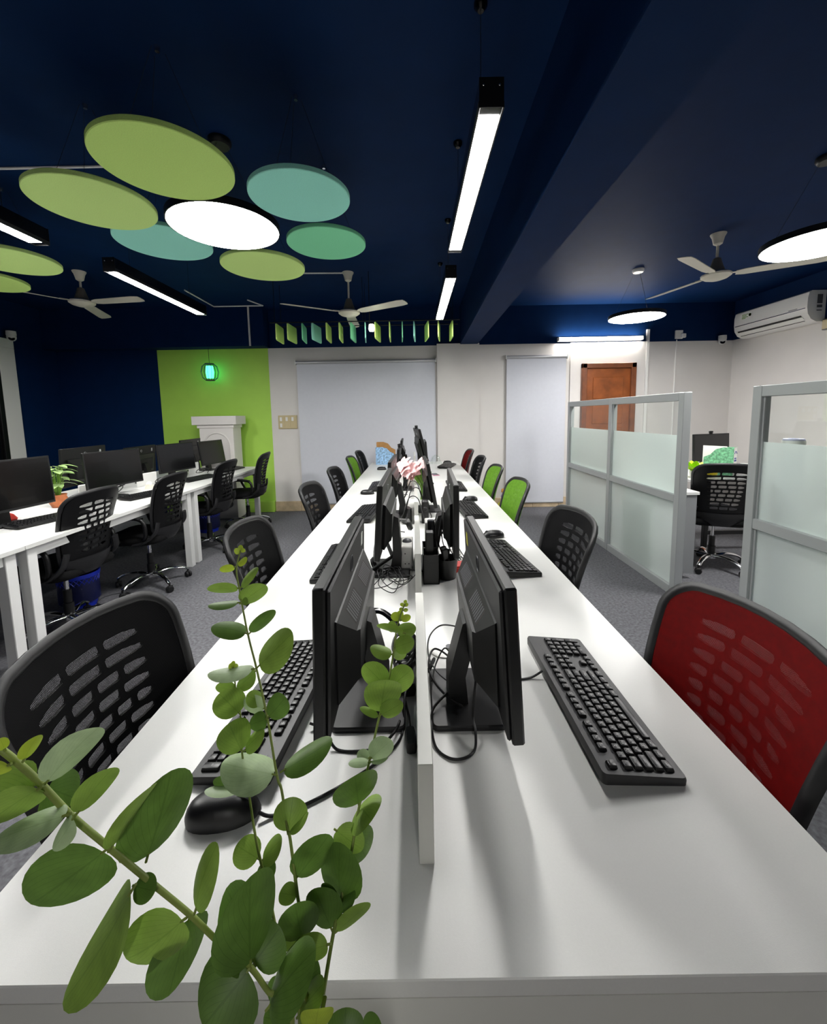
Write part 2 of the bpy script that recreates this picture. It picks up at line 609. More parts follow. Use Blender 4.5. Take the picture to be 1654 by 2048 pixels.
def shell_mesh(m):
    b = MB()
    X0, Z0, Z1 = .160, .075, .415
    rows = [3, 3, 4, 4, 5, 4, 4, 3, 3]
    W = [.150, .150, .150, .147, .144, .140, .136, .130, .124]
    ph = (Z1 - Z0) / len(rows)
    fr, bk = -.004, -.011

    def ring(inner, outer):
        n = len(inner)
        for w_, flip in ((fr, 0), (bk, 1)):
            o = len(b.v)
            b.v += [bsurf(*p, w_) for p in inner] + [bsurf(*p, w_) for p in outer]
            for i in range(n):
                j = (i + 1) % n
                b.f.append((o + i, o + j, o + n + j, o + n + i))
        return n

    def walls(poly):
        n = len(poly)
        o = len(b.v)
        b.v += [bsurf(*p, fr) for p in poly] + [bsurf(*p, bk) for p in poly]
        for i in range(n):
            j = (i + 1) % n
            b.f.append((o + i, o + j, o + n + j, o + n + i))
    for r_, n in enumerate(rows):
        zc = Z1 - ph * (r_ + .5)
        wd = W[r_]
        off = 0 if r_ % 2 == 0 else .012
        edges = [-wd + 2 * wd * i / n + (off if 0 < i < n else 0) for i in range(n + 1)]
        for i in range(n):
            xa, xb = edges[i], edges[i + 1]
            A0 = -X0 if i == 0 else xa
            A1 = X0 if i == n - 1 else xb
            a0, a1 = xa + .0055, xb - .0055
            hb = .0115
            hl = hb * (.55 if i == 0 else 1)
            hr = hb * (.55 if i == n - 1 else 1)
            mid = (a0 + a1) / 2
            slot = [(a0, zc - hl * .5), (a0 + .006, zc - hl), (mid, zc - hb), (a1 - .006, zc - hr), (a1, zc - hr * .5),
                    (a1, zc + hr * .5), (a1 - .006, zc + hr), (mid, zc + hb), (a0 + .006, zc + hl), (a0, zc + hl * .5)]
            B = ph / 2
            cell = [(A0, zc - hl * .5), (A0, zc - B), (mid, zc - B), (A1, zc - B), (A1, zc - hr * .5),
                    (A1, zc + hr * .5), (A1, zc + B), (mid, zc + B), (A0, zc + B), (A0, zc + hl * .5)]
            ring(slot, cell)
            walls(slot)
    ol = outline(7, .985)
    rect = []
    for (p, q) in (((-X0, Z0), (X0, Z0)), ((X0, Z0), (X0, Z1)), ((X0, Z1), (-X0, Z1)), ((-X0, Z1), (-X0, Z0))):
        for k in range(9):
            rect.append((p[0] + (q[0] - p[0]) * k / 9, p[1] + (q[1] - p[1]) * k / 9))
    cz = (Z0 + Z1) / 2
    outer = [polar_hit(ol, 0, cz, *p) for p in rect]
    midr = [((p[0] + q[0]) / 2, (p[1] + q[1]) / 2) for p, q in zip(rect, outer)]
    ring(rect, midr)
    ring(midr, outer)
    return b.mesh('back_shell', m, 50)


def panel_mesh(m):
    """the woven mesh stretched over the front of the back"""
    b = MB()
    ol = outline(7, .975)
    n = len(ol)
    cz = BH / 2
    R = [1, .85, .7, .55, .4, .25, .1]
    for k, s_ in enumerate(R):
        for p in ol:
            q = (p[0] * s_, cz + (p[1] - cz) * s_)
            b.uv[len(b.v)] = (q[0] + 1, q[1] + 1)
            b.v.append(bsurf(q[0], q[1], .010))
        if k:
            for i in range(n):
                j = (i + 1) % n
                b.f.append(((k - 1) * n + i, (k - 1) * n + j, k * n + j, k * n + i))
    b.f.append(tuple((len(R) - 1) * n + i for i in range(n)))
    return b.mesh('mesh_panel', m, 60)


def make_chair_meshes():
    D = {}
    fr = MB()
    pts = [bsurf(*p, .004) for p in outline(7, 1.0)]
    fr.tube(pts, .0098, 8, closed=True, flat=(1.0, 1.5), up=(0, 1, 0.0))
    D['back_frame'] = fr.mesh('back_frame', m_dgrey, 60)
    # lumbar bracket: grey moulded piece under the back, with two wings
    lb = MB()
    lb.grid(lambda u, v: ((u - .5) * 2 * (.165 + .025 * v), -.232 - .02 * math.cos((u - .5) * PI) + .05 * (1 - v) ** 2 + .05 * ((u - .5) * 2) ** 2,
                          .425 + v * .12), 12, 5)
    lb.grid(lambda u, v: ((u - .5) * 2 * (.165 + .025 * v), -.216 - .02 * math.cos((u - .5) * PI) + .05 * (1 - v) ** 2 + .05 * ((u - .5) * 2) ** 2,
                          .425 + v * .12), 12, 5)
    D['lumbar_bracket'] = lb.mesh('lumbar_bracket', m_dgrey, 60)
    for sx in (-1, 1):
        a = MB()
        a.tube(spline([(sx * .20, -.205, .60), (sx * .222, -.19, .52), (sx * .235, -.12, .455), (sx * .225, -.02, .43)], 5), .017, 8, flat=(1.5, .75), up=(1, 0, 0))
        D['wing', sx] = a.mesh('back_wing', m_dgrey, 60)
        a = MB()
        a.tube(spline([(sx * .225, -.09, .45), (sx * .262, -.14, .52), (sx * .268, -.12, .635), (sx * .268, .02, .66), (sx * .268, .13, .645), (sx * .262, .15, .57), (sx * .235, .08, .45)], 5),
               .015, 8, flat=(1.0, 1.0))
        a.tube(spline([(sx * .268, -.12, .648), (sx * .268, .0, .672), (sx * .268, .14, .662)], 5), .018, 8, flat=(.55, 1.5), up=(0, 0, 1))
        D['arm', sx] = a.mesh('armrest', m_black, 60)
    st = MB()
    loft_rr(st, [(.40, .38, .08, .415, 0, .03), (.47, .45, .09, .43, 0, .03), (.485, .465, .09, .455, 0, .03), (.47, .45, .09, .478, 0, .03),
                 (.40, .38, .08, .490, 0, .03), (.2, .2, .05, .493, 0, .03)], 5)
    D['seat'] = st.mesh('seat', m_fabric, 60)
    g = MB()
    g.lathe([(.0, .400), (.075, .400), (.075, .418), (0, .418)], 16)
    g.lathe([(.014, .25), (.014, .402)], 14)
    D['gas_lift'] = g.mesh('gas_lift', m_chrome, 40)
    g = MB()
    g.lathe([(.030, .12), (.030, .20), (.024, .20), (.024, .29), (.018, .29)], 16)
    D['lift_cover'] = g.mesh('lift_cover', m_black, 40)
    g = MB()
    g.lathe([(.0, .085), (.036, .085), (.038, .125), (.03, .13), (0, .13)], 16)
    for k in range(5):
        a = 2 * PI * k / 5 + .35
        d = Vector((math.cos(a), math.sin(a), 0))
        g.tube(spline([d * .02 + Vector((0, 0, .108)), d * .12 + Vector((0, 0, .122)), d * .22 + Vector((0, 0, .105)), d * .275 + Vector((0, 0, .075))], 4),
               [.021] * 4 + [.019] * 4 + [.016] * 4 + [.014], 8, flat=(.7, 1.1), up=(0, 0, 1))
    D['star_base'] = g.mesh('star_base', m_chrome, 50)
    cs = MB()
    for sx in (-1, 1):
        cs.lathe([(.0, -.009), (.022, -.009), (.026, -.004), (.026, .004), (.022, .009), (0, .009)], 14,
                 M=Matrix.Translation((sx * .013, 0, .0265)) @ Matrix.Rotation(PI / 2, 4, 'Y'))
    cs.tube([(0, 0, .03), (0, 0, .075)], .008, 8)
    cs.cbox((0, .006, .045), (.018, .035, .02), .004)
    D['caster'] = cs.mesh('caster', m_rubber, 40)
    return D


CH = make_chair_meshes()
SH = {'k': shell_mesh(m_shell_k), 'r': shell_mesh(m_shell_r), 'g': shell_mesh(m_shell_g)}
PN = {'k': panel_mesh(m_mesh_k), 'r': panel_mesh(m_mesh_r), 'g': panel_mesh(m_mesh_g)}


def chair(label, x, y, rz, col, group, arms=True):
    t = thing('task_chair', label, 'chair', (x, y, 0), rz, group)
    link('back_shell', SH[col], t)
    link('mesh_panel', PN[col], t)
    for n in ('back_frame', 'lumbar_bracket', 'seat', 'gas_lift', 'lift_cover', 'star_base'):
        link(n, CH[n], t)
    for sx in (-1, 1):
        link('back_wing', CH['wing', sx], t)
        if arms:
            link('armrest', CH['arm', sx], t)
    for k in range(5):
        a = 2 * PI * k / 5 + .35
        o = link('caster', CH['caster'], t, (math.cos(a) * .275, math.sin(a) * .275, 0))
        o.rotation_euler = (0, 0, a + random.uniform(-1, 1))
    return t


R90 = PI / 2
GC = 'task chairs pushed up to the central bench'
chair('black mesh task chair nearest the viewer, left of the eucalyptus', -.465, .83, -R90 - .03, 'k', GC, False)
chair('black mesh chair, second from the viewer on the left side of the central bench', -.46, 1.66, -R90 + .04, 'k', GC, False)
chair('black mesh chair, third from the viewer on the left side of the central bench', -.44, 2.62, -R90 - .02, 'k', GC, False)
chair('black mesh chair just before the green one, left side of central bench', -.44, 3.45, -R90, 'k', GC, False)
chair('green mesh chair on the left side of the central bench', -.44, 4.40, -R90, 'g', GC, False)
chair('black mesh chair farthest along the left side of the central bench', -.44, 5.10, -R90, 'k', GC, False)
chair('large red mesh task chair at the right edge beside the keyboard', .475, .83, R90 + .03, 'r', GC, False)
chair('dark grey mesh chair between the red chair and the green chairs', .46, 1.75, R90 + .03, 'k', GC, False)
chair('nearer of the two green mesh chairs right of the central bench', .45, 2.66, R90, 'g', GC, False)
chair('farther of the two green mesh chairs right of the central bench', .45, 3.42, R90, 'g', GC, False)
chair('black mesh chair between the far red chair and the green ones', .45, 4.22, R90, 'k', GC, False)
chair('small distant red mesh chair by the white column', .45, 5.05, R90, 'r', GC, False)
GL = 'black swivel chairs along the left-hand bench'
chair('black swivel chair nearest the viewer at the left-hand bench, blue bin behind', -2.36, 2.60, R90, 'k', GL)
chair('black swivel chair second at the left-hand bench, chrome base in full view', -2.27, 3.32, R90 + .05, 'k', GL)
chair('black swivel chair third at the left-hand bench, beside the paired white legs', -2.25, 4.28, R90, 'k', GL)
chair('black swivel chair farthest at the left-hand bench, against the green wall', -2.17, 5.12, R90 + .1, 'k', GL)
chair('black swivel chair behind the glass partition in the right-hand office', 2.69, 3.53, -.36, 'k', 'office chair behind the partition')

# ------------------------------------------------------------------ monitors
m_vent = mat('vent_mesh', '2a2523', .6)
m_ysticker = mat('yellow_sticker', 'c6c43a', .5)


def monitor(label, x, y, rz, w_, h_, zb, tilt=4.0, rich=True, group='monitors on the central bench', webcam=False, base=True, mark=None, raise_=0.0):
    t = thing('monitor', label, 'monitor', (x, y, T), rz, group)
    Mt = Matrix.Translation((0, 0, zb - T)) @ Matrix.Rotation(math.radians(tilt), 4, 'X')
    MB().box(-w_ / 2, w_ / 2, -.011, .011, 0, h_, .0035, Mt).build('panel', m_black, t)
    MB().box(-w_ / 2 + .012, w_ / 2 - .012, .0105, .0118, .018, h_ - .012, 0, Mt).build('screen', m_screen, t)
    if rich:
        MB().box(-w_ / 2 + .005, w_ / 2 - .005, -.0185, -.0105, .005, h_ - .005, .004, Mt).build('back_cover', m_dgrey, t)
    # rear housing: frustum with a sloping shelf
    F = [(-.36 * w_, .10 * h_), (.36 * w_, .10 * h_), (.40 * w_, .72 * h_), (-.40 * w_, .72 * h_)]
    B = [(-.28 * w_, .16 * h_), (.28 * w_, .16 * h_), (.31 * w_, .56 * h_), (-.31 * w_, .56 * h_)]
    dp = -.058 if rich else -.045
    hm = MB()
    hm.add([(p[0], -.010, p[1]) for p in F] + [(p[0] * 1.02, -.022, p[1] - .004) for p in F] + [(p[0], dp + .006, p[1]) for p in B] + [(p[0] * .95, dp, .97 * p[1] + .004) for p in B],
           [(a + i, a + (i + 1) % 4, a + 4 + (i + 1) % 4, a + 4 + i) for a in (0, 4, 8) for i in range(4)] + [(12, 13, 14, 15)], Mt)
    hs = hm.build('rear_housing', m_dgrey if rich else m_black, t, 25)
    if rich:
        for sx in (-1, 1):
            # two vent grilles lying on the sloping shelf
            def vp(u, v):
                zf, zbk = .72 * h_ - .004, .56 * h_
                yy = -.022 + (dp + .006 + .022) * v
                zz = zf + (zbk - zf) * v + .0012
                return (sx * w_ * .17 + (u - .5) * .098, yy, zz)
            vm = MB()
            for s_ in range(9):
                q = [vp(s_ / 9, .22), vp((s_ + .62) / 9, .22), vp((s_ + .62) / 9, .86), vp(s_ / 9, .86)]
                vm.add(q + [(p[0], p[1], p[2] - .003) for p in q], [(0, 1, 2, 3), (0, 4, 5, 1), (1, 5, 6, 2), (2, 6, 7, 3), (3, 7, 4, 0)], Mt)
            q = [vp(-.05, .18), vp(1.05, .18), vp(1.05, .9), vp(-.05, .9)]
            vm2 = MB().add([(p[0], p[1], p[2] - .0007) for p in q], [(0, 1, 2, 3)], Mt)
            vo = vm2.build('vent', m_vent, t, 0)
            vm.build('vent_slats', m_mgrey, vo, 0)
    # round mark on the upper back
    lg = MB()
    zc = .83 * h_
    yb_ = -.0190 if rich else -.0117
    r_ = .018 if rich else .012
    lg.tube([(r_ * math.cos(a * PI / 10), yb_, zc + r_ * math.sin(a * PI / 10)) for a in range(20)], .0012, 6, closed=True, M=Mt)
    if mark:
        for q in (-.35, .35):
            lg.tube([(q * r_ - .003, yb_, zc - r_ * .7), (q * r_ + .003, yb_, zc + r_ * .7)], .0011, 6, M=Mt)
    lg.build('logo', m_mgrey if rich else m_alu, t)
    MB().cbox(((1 if rz > 0 else -1) * w_ * .36, -.0190 if rich else -.0115, .84 * h_), (.022, .001, .034), 0, Mt).build('sticker', (m_paper if rz > 0 else m_ysticker) if rich else m_alu, t)
    if base:
        nk = MB()
        top = zb - T + h_ * .42
        sh = max(0, .168 - abs(x)) if abs(x) < .5 else 0.0
        nk.prism([(-.050, top), (-.072, top - .01), (-.105 + sh * .8, .075), (-.105 + sh, .011), (-.060 + sh, .011), (-.066 + sh * .8, .075), (-.045, top - .05)],
                 lambda a, c: (-.034, a, c), lambda a, c: (.034, a, c))
        nk.build('stand_neck', m_black, t)
        bs = MB()
        loft_rr(bs, [(.200, .160, .012, 0, 0, -.065 + sh), (.200, .160, .012, .008, 0, -.065 + sh), (.194, .154, .010, .011, 0, -.065 + sh)], 3)
        bs.build('stand_base', m_dgrey, t)
    if webcam:
        wc = MB()
        wc.cbox((0, 0, h_ + .02), (.05, .022, .024), .006, Mt)
        wc.cbox((0, 0, h_ + .004), (.02, .03, .012), .002, Mt)
        wc.lathe([(0, 0), (.008, 0), (.009, .006), (0, .007)], 12, M=Mt @ Matrix.Translation((0, .011, h_ + .02)) @ Matrix.Rotation(-PI / 2, 4, 'X'))
        wc.build('webcam', m_black, t)
    return t


L_, R_ = R90, -R90     # screens facing the left-hand / right-hand seats
monitor('black monitor nearest the viewer, left of the divider, vented back', -.173, .885, L_, .49, .283, .852, 2, mark=True)
monitor('black monitor nearest the viewer, right of the divider, vented back', .175, .885, R_, .49, .288, .842, 3.5, mark=True)
monitor('black monitor second on the left of the divider, beside the tangled headset', -.142, 1.70, L_ - .02, .50, .292, .874, 4, False)
monitor('black monitor second on the right of the divider, behind the organiser', .168, 1.75, R_ - .035, .50, .292, .861, 0, False)
monitor('black monitor third on the left of the divider', -.160, 2.66, L_ - .03, .50, .29, .852, 4, False)
monitor('black monitor third on the right, tilted back beside the pink flowers', .135, 2.80, R_ + .02, .50, .30, .815, 10, False)
monitor('black monitor fourth on the left, with a webcam on top', -.150, 3.62, L_, .50, .29, .845, 4, False, webcam=True)
monitor('grey monitor raised and tilted back with a webcam, right of the divider', .105, 3.93, R_ + .1, .50, .31, .99, 14, False, webcam=True)
monitor('black monitor fifth on the right of the divider', .150, 4.62, R_, .48, .28, .85, 4, False)
monitor('black monitor fifth on the left of the divider, by the file boxes', -.150, 4.55, L_, .50, .29, .86, 4, False)
ML = 'monitors on the left-hand bench'
monitor('wide black monitor at the left edge facing the aisle', -2.62, 2.56, R_ - .10, .56, .335, .845, 3, False, ML)
monitor('black monitor facing the aisle between the potted plant and the white plant', -2.60, 3.46, R_ - .20, .53, .31, .852, 4, False, ML)
monitor('black monitor facing the aisle in front of the green wall', -2.64, 4.45, R_ - .18, .53, .31, .845, 4, False, ML)
monitor('small black monitor facing the aisle in front of the white pedestal', -2.62, 5.22, R_ - .12, .50, .31, .83, 8, False, ML)
monitor('black monitor seen from behind with white sticker, behind the potted plant', -2.96, 3.56, L_ + .08, .54, .33, .86, 3, False, ML)
monitor('black monitor seen from behind, behind the white leafy plant', -2.96, 4.30, L_ + .05, .52, .31, .83, 3, False, ML)
monitor('black monitor seen from behind with yellow dot, left of the white pedestal', -2.93, 5.22, L_ + .05, .52, .31, .85, 3, False, ML)


# ------------------------------------------------------------------ keyboards
ROWS = []


def key_layout():
    """full-size layout in key units: (x, row, width, height, legend)"""
    K = []
    x = 0
    K.append((0, 0, 1, 1, 'Esc'))
    for i in range(12):
        K.append((2 + i + .5 * (i // 4), 0, 1, 1, 'F%d' % (i + 1)))
    for r, (ofs, s_, first, last) in enumerate(((0, '`1234567890-=', None, ('Bksp', 2)), (1.5, 'QWERTYUIOP[]', ('Tab', 1.5), ('\\', 1.5)),
                                               (1.75, "ASDFGHJKL;'", ('Caps', 1.75), ('Enter', 2.25)), (2.25, 'ZXCVBNM,./', ('Shift', 2.25), ('Shift', 2.75)))):
        y = 1.5 + r
        if first:
            K.append((0, y, first[1], 1, first[0]))
        for i, c in enumerate(s_):
            K.append((ofs + i, y, 1, 1, c))
        K.append((ofs + len(s_), y, last[1], 1, last[0]))
    x = 0
    for wd, lb in ((1.25, 'Ctrl'), (1.25, 'Win'), (1.25, 'Alt'), (6.25, ''), (1.25, 'Alt'), (1.25, 'Fn'), (1.25, ''), (1.25, 'Ctrl')):
        K.append((x, 5.5, wd, 1, lb)); x += wd
    for i in range(3):
        K.append((15.25 + i, 0, 1, 1, ('PrS', 'ScL', 'Pau')[i]))
        K.append((15.25 + i, 1.5, 1, 1, ('Ins', 'Hom', 'PgU')[i]))
        K.append((15.25 + i, 2.5, 1, 1, ('Del', 'End', 'PgD')[i]))
        K.append((15.25 + i, 5.5, 1, 1, '<v>'[i]))
    K.append((16.25, 4.5, 1, 1, '^'))
    for r, s_ in enumerate(('N/*-', '789', '456', '123')):
        for i, c in enumerate(s_):
            K.append((18.5 + i, 1.5 + r, 1, 1, c))
    K.append((21.5, 2.5, 1, 2, '+')); K.append((21.5, 4.5, 1, 2, 'En')); K.append((18.5, 5.5, 2, 1, '0')); K.append((20.5, 5.5, 1, 1, '.'))
    return K


KEYS = key_layout()
KU = .01905


def key_mesh(wd, ht, name='key'):
    b = MB()
    a, c = wd * KU - .0022, ht * KU - .0022
    loft_rr(b, [(a, c, .0015, 0, 0, 0), (a - .0006, c - .0006, .0015, .0025, 0, 0), (a - .0034, c - .0034, .0015, .0068, 0, .0004), (a - .0050, c - .0050, .0012, .0072, 0, .0004)], 1)
    return b


_km = {}


def keyboard(label, x, y, rz, group, fine=False):
    t = thing('keyboard', label, 'keyboard', (x, y, T), rz, group)
    Lk, Dk = 22.5 * KU, 6.5 * KU
    W, D = Lk + .022, Dk + .030
    tl = math.radians(5.5)
    b = MB()
    # wedge body, higher at the back
    def zt(yy): return .016 + (yy + D / 2) * math.tan(tl)
    ring = rrect(W, D, .008, 4)
    n = len(ring)
    vs = [(p[0], p[1], .002 + (p[1] + D / 2) * math.tan(tl) * .55) for p in ring]
    vs += [(p[0] * 1.002, p[1] * 1.004, zt(p[1]) - .005) for p in ring]
    vs += [(p[0] * .994, p[1] * .985, zt(p[1])) for p in ring]
    b.add(vs, [(a + i, a + (i + 1) % n, a + n + (i + 1) % n, a + n + i) for a in (0, n) for i in range(n)] + [tuple(range(n))[::-1], tuple(range(2 * n, 3 * n))])
    b.build('body', m_dgrey if fine else m_black, t)
    for sx in (-1, 1):
        MB().cbox((sx * W * .42, D / 2 - .02, .0075), (.03, .012, .014), .002).build('foot', m_black, t)
        MB().cbox((sx * W * .42, -D / 2 + .015, .0016), (.03, .008, .003), .0005).build('rubber_foot', m_rubber, t)
    if fine:
        lg = MB()
    jn = MB()
    for (kx, ky, kw, kh, lb) in KEYS:
        px_ = (kx + kw / 2) * KU - Lk / 2
        py_ = Dk / 2 - (ky + kh / 2) * KU
        pz = zt(py_) - .0012
        if fine:
            if (kw, kh) not in _km:
                _km[kw, kh] = key_mesh(kw, kh).mesh('key', m_key, 30)
            o = link('key', _km[kw, kh], t, (px_, py_, pz))
            o.rotation_euler = (tl, 0, 0)
            if lb:
                sz = .0075 if len(lb) == 1 else .0042
                zz = pz + .0076
                text_into(lg, lb, sz, lambda a, c, ox=px_, oy=py_, oz=zz: (ox + a, oy + .001 + c, oz + (c + .001) * math.tan(tl)))
        else:
            jn.add(*_boxvf(px_, py_, pz, kw, kh, tl))
    if fine:
        lg.build('key_legends', m_legend, t, 0)
    else:
        o = jn.build('keys', m_key, t, 0)
    # status lamps strip over the number pad
    for i in range(3):
        MB().cbox((Lk / 2 - .07 + i * .018, Dk / 2 - .009, zt(Dk / 2 - .009) + .0002), (.004, .0015, .0008)).build('status_light', m_mgrey, t)
    return t


def _boxvf(px_, py_, pz, kw, kh, tl):
    a, c = (kw * KU - .0022) / 2, (kh * KU - .0022) / 2
    vs = []
    for s_, h in ((1, 0), (.8, .0065)):
        for sx, sy in ((-1, -1), (1, -1), (1, 1), (-1, 1)):
            yy = sy * c * s_
            vs.append((px_ + sx * (a - (1 - s_) * .010), py_ + yy, pz + h + yy * math.tan(tl)))
    return vs, [(4, 5, 6, 7), (0, 1, 5, 4), (1, 2, 6, 5), (2, 3, 7, 6), (3, 0, 4, 7)]


KG = 'keyboards on the central bench'
keyboard('black keyboard nearest the viewer on the right, beside the red chair', .399, .873, R90 + .02, KG, True)
keyboard('black keyboard nearest the viewer on the left, behind the eucalyptus', -.325, .885, -R90 - .10, KG, True)
keyboard('black keyboard second on the right, next to a mouse', .418, 1.80, R90 + .12, KG)
keyboard('black keyboard third on the right of the central bench', .385, 2.74, R90 + .06, KG)
keyboard('black keyboard fourth on the right of the central bench', .385, 3.66, R90, KG)
keyboard('black keyboard farthest on the right of the central bench', .43, 5.15, R90 - .3, KG)
keyboard('black keyboard second on the left, mostly hidden by the nearest monitor', -.355, 1.78, -R90, KG)
keyboard('black keyboard third on the left of the central bench', -.335, 2.68, -R90 - .1, KG)
keyboard('black keyboard fourth on the left of the central bench', -.340, 3.72, -R90, KG)
KGL = 'keyboards on the left-hand bench'
keyboard('long black keyboard at the left edge, in front of the wide monitor', -2.48, 2.67, R90 - .28, KGL)
keyboard('black keyboard behind the second swivel chair on the left-hand bench', -2.36, 3.50, R90 - .30, KGL)
keyboard('dark green-black keyboard third along the left-hand bench', -2.40, 4.42, R90 - .25, KGL)
keyboard('black keyboard farthest on the left-hand bench', -2.38, 5.15, R90 - .1, KGL)


# ------------------------------------------------------------------ mice
m_mouse = mat('mouse_plastic', '0b0b0d', .38)


def mouse_meshes():
    b = MB()
    def sh(u, v):
        # u around, v up from the rim to the crown; long axis y, head at +y
        a = 2 * PI * u
        ph = v * PI / 2
        cw = math.cos(ph) ** .7
        rx, ry = .0325, .060
        cx, sy = math.cos(a), math.sin(a)
        w_ = rx * (1 - .10 * sy * abs(sy)) * (abs(cx) ** .85 * (1 if cx > 0 else -1))
        l_ = ry * (abs(sy) ** .9 * (1 if sy > 0 else -1))
        return (w_ * cw, l_ * cw - .008 * math.sin(ph), .003 + .036 * math.sin(ph) * (1 - .0 * sy))
    b.grid(sh, 28, 9)
    b.lathe([(.028, .0), (.031, .004)], 20, M=Matrix.Diagonal((1, 1.85, 1, 1)))
    body = b.mesh('shell', m_mouse, 70)
    s = MB()
    s.cbox((0, .012, .0375), (.011, .040, .004), .0015, Matrix.Rotation(math.radians(-9), 4, 'X'))
    pad = s.mesh('centre_strip', m_dgrey, 40)
    wl = MB().lathe([(0, -.004), (.009, -.004), (.010, 0), (.009, .004), (0, .004)], 16, M=Matrix.Translation((0, .034, .0285)) @ Matrix.Rotation(PI / 2, 4, 'Y')).mesh('scroll_wheel', m_mgrey, 40)
    sb = MB().tube([(-.0318, -.012, .017), (-.0328, .004, .018), (-.0315, .02, .017)], .0022, 6).mesh('side_button', m_dgrey, 40)
    return body, pad, wl, sb


MS = mouse_meshes()


def mouse(label, x, y, rz, group='mice on the central bench'):
    t = thing('computer_mouse', label, 'mouse', (x, y, T), rz, group)
    for n, me in zip(('shell', 'centre_strip', 'scroll_wheel', 'side_button'), MS):
        link(n, me, t)
    return t


mouse('black mouse nearest the viewer, beside the eucalyptus stems', -.332, .612, -R90 + .12)
mouse('black mouse beside the second keyboard on the right', .425, 2.13, R90)
mouse('black mouse on the bare left side of the bench, near third chair', -.405, 3.40, -R90)
mouse('small distant black mouse on the left by the file boxes', -.40, 4.95, -R90)
mouse('distant black mouse lying by the farthest keyboard on the right', .46, 5.50, R90 - .3)
mouse('black mouse beside the third keyboard on the right', .43, 3.06, R90)

# ------------------------------------------------------------------ lamps
def linear_light(label, x, y0, y1, z=2.45, w_=.082, h_=.092):
    t = thing('linear_light', label, 'light', (x, (y0 + y1) / 2, z), 0, 'black linear pendant lights')
    hl = (y1 - y0) / 2
    b = MB()
    b.box(-w_ / 2, w_ / 2, -hl, hl, .004, h_, .002)
    b.build('housing', m_blackg, t)
    for sx in (-1, 1):
        MB().box(sx * w_ / 2 - .003, sx * w_ / 2 + .003, -hl, hl, -.001, .02, .0008).build('side_lip', m_black, t)
    MB().box(-w_ / 2 + .005, w_ / 2 - .005, -hl + .045, hl - .045, -.0005, .0045).build('diffuser', m_lamp, t)
    for sy in (-1, 1):
        MB().box(-w_ / 2 - .001, w_ / 2 + .001, sy * hl - .0015, sy * hl + .0015, 0, h_ + .001).build('end_cap', m_black, t)
        for sx in (-1, 1):
            MB().lathe([(0, 0), (.004, 0), (.003, .002), (0, .0025)], 10, M=Matrix.Translation((sx * .027, sy * (hl + .001), h_ - .022)) @ Matrix.Rotation(-sy * PI / 2, 4, 'X')).build('screw', m_chrome, t)
        yy = sy * (hl - .22)
        MB().tube([(0, yy, h_), (0, yy, ZT - z - .02)], .0012, 6).build('suspension_wire', m_dgrey, t)
        MB().lathe([(0, -.03), (.012, -.03), (.026, -.012), (.026, 0), (0, 0)], 16, (0, yy, ZT - z)).build('canopy', m_blackg, t)
    return t


linear_light('black linear pendant light nearest the viewer over the central bench', .283, 1.47, 2.69)
linear_light('farther linear pendant light over the central bench, beside the beam', .305, 3.16, 4.52)
linear_light('black linear pendant light above the left-hand bench, under the fan', -2.09, 2.90, 4.14)
linear_light('linear pendant light cut by the left edge of the photo', -2.165, 1.25, 2.48)
linear_light('linear pendant light behind the viewer', .25, -2.65, -1.43)


def round_light(label, x, y, z, r, white=False):
    t = thing('round_light', label, 'light', (x, y, z), 0, 'round disc pendant lights')
    MB().lathe([(r - .006, .006), (r - .006, .0), (r, .0), (r, .038), (.02, .038)], 64, caps=False).build('rim', m_black, t)
    MB().lathe([(0, .001), (r - .005, .001), (r - .005, .004), (0, .004)], 64).build('diffuser', m_lamp2, t)
    for k in range(3):
        a = 2 * PI * k / 3 + .5
        MB().tube([(r * .8 * math.cos(a), r * .8 * math.sin(a), .038), (.03 * math.cos(a), .03 * math.sin(a), ZT - z - .02)], .001, 5).build('suspension_wire', m_dgrey, t)
    MB().lathe([(0, -.035), (.05, -.035), (.06, -.02), (.06, 0), (0, 0)], 20, (0, 0, ZT - z)).build('canopy', m_plastic if white else m_black, t)
    return t


round_light('round disc light in the middle of the coloured ceiling discs', -1.057, 2.417, 2.5, .298)
round_light('round disc light of the next disc cluster, left of the photo', -3.28, 2.62, 2.5, .29)
round_light('round disc light over the partitioned office, by the wooden door', 2.50, 4.588, 2.45, .285, True)
round_light('round disc light cut by the right edge of the photo', 2.60, 2.66, 2.45, .305)

t = thing('tube_light', 'glowing tube light on the wall above the wooden door', 'light', (2.725, 5.96, 2.475))
MB().box(-.61, .61, -.012, .022, -.03, .03, .006).build('batten', m_plastic, t)
MB().tube([(-.60, -.034, 0), (.60, -.034, 0)], .022, 14).build('tube', m_tubel, t)
for sx in (-1, 1):
    MB().box(sx * .607 - .008, sx * .607 + .008, -.058, -.012, -.026, .026, .004).build('end_cap', m_plastic, t)

# ------------------------------------------------------------------ acoustic discs
COLS = {'lime': 'cdee88', 'pale_lime': 'd3f296', 'teal': 'a2ead9', 'sea': '8ce2b0'}
m_disc = {k: mat('felt_' + k, v, 0.95, var=0.06, scale=250, bump=0.3, bscale=700, spec=0.1) for k, v in COLS.items()}


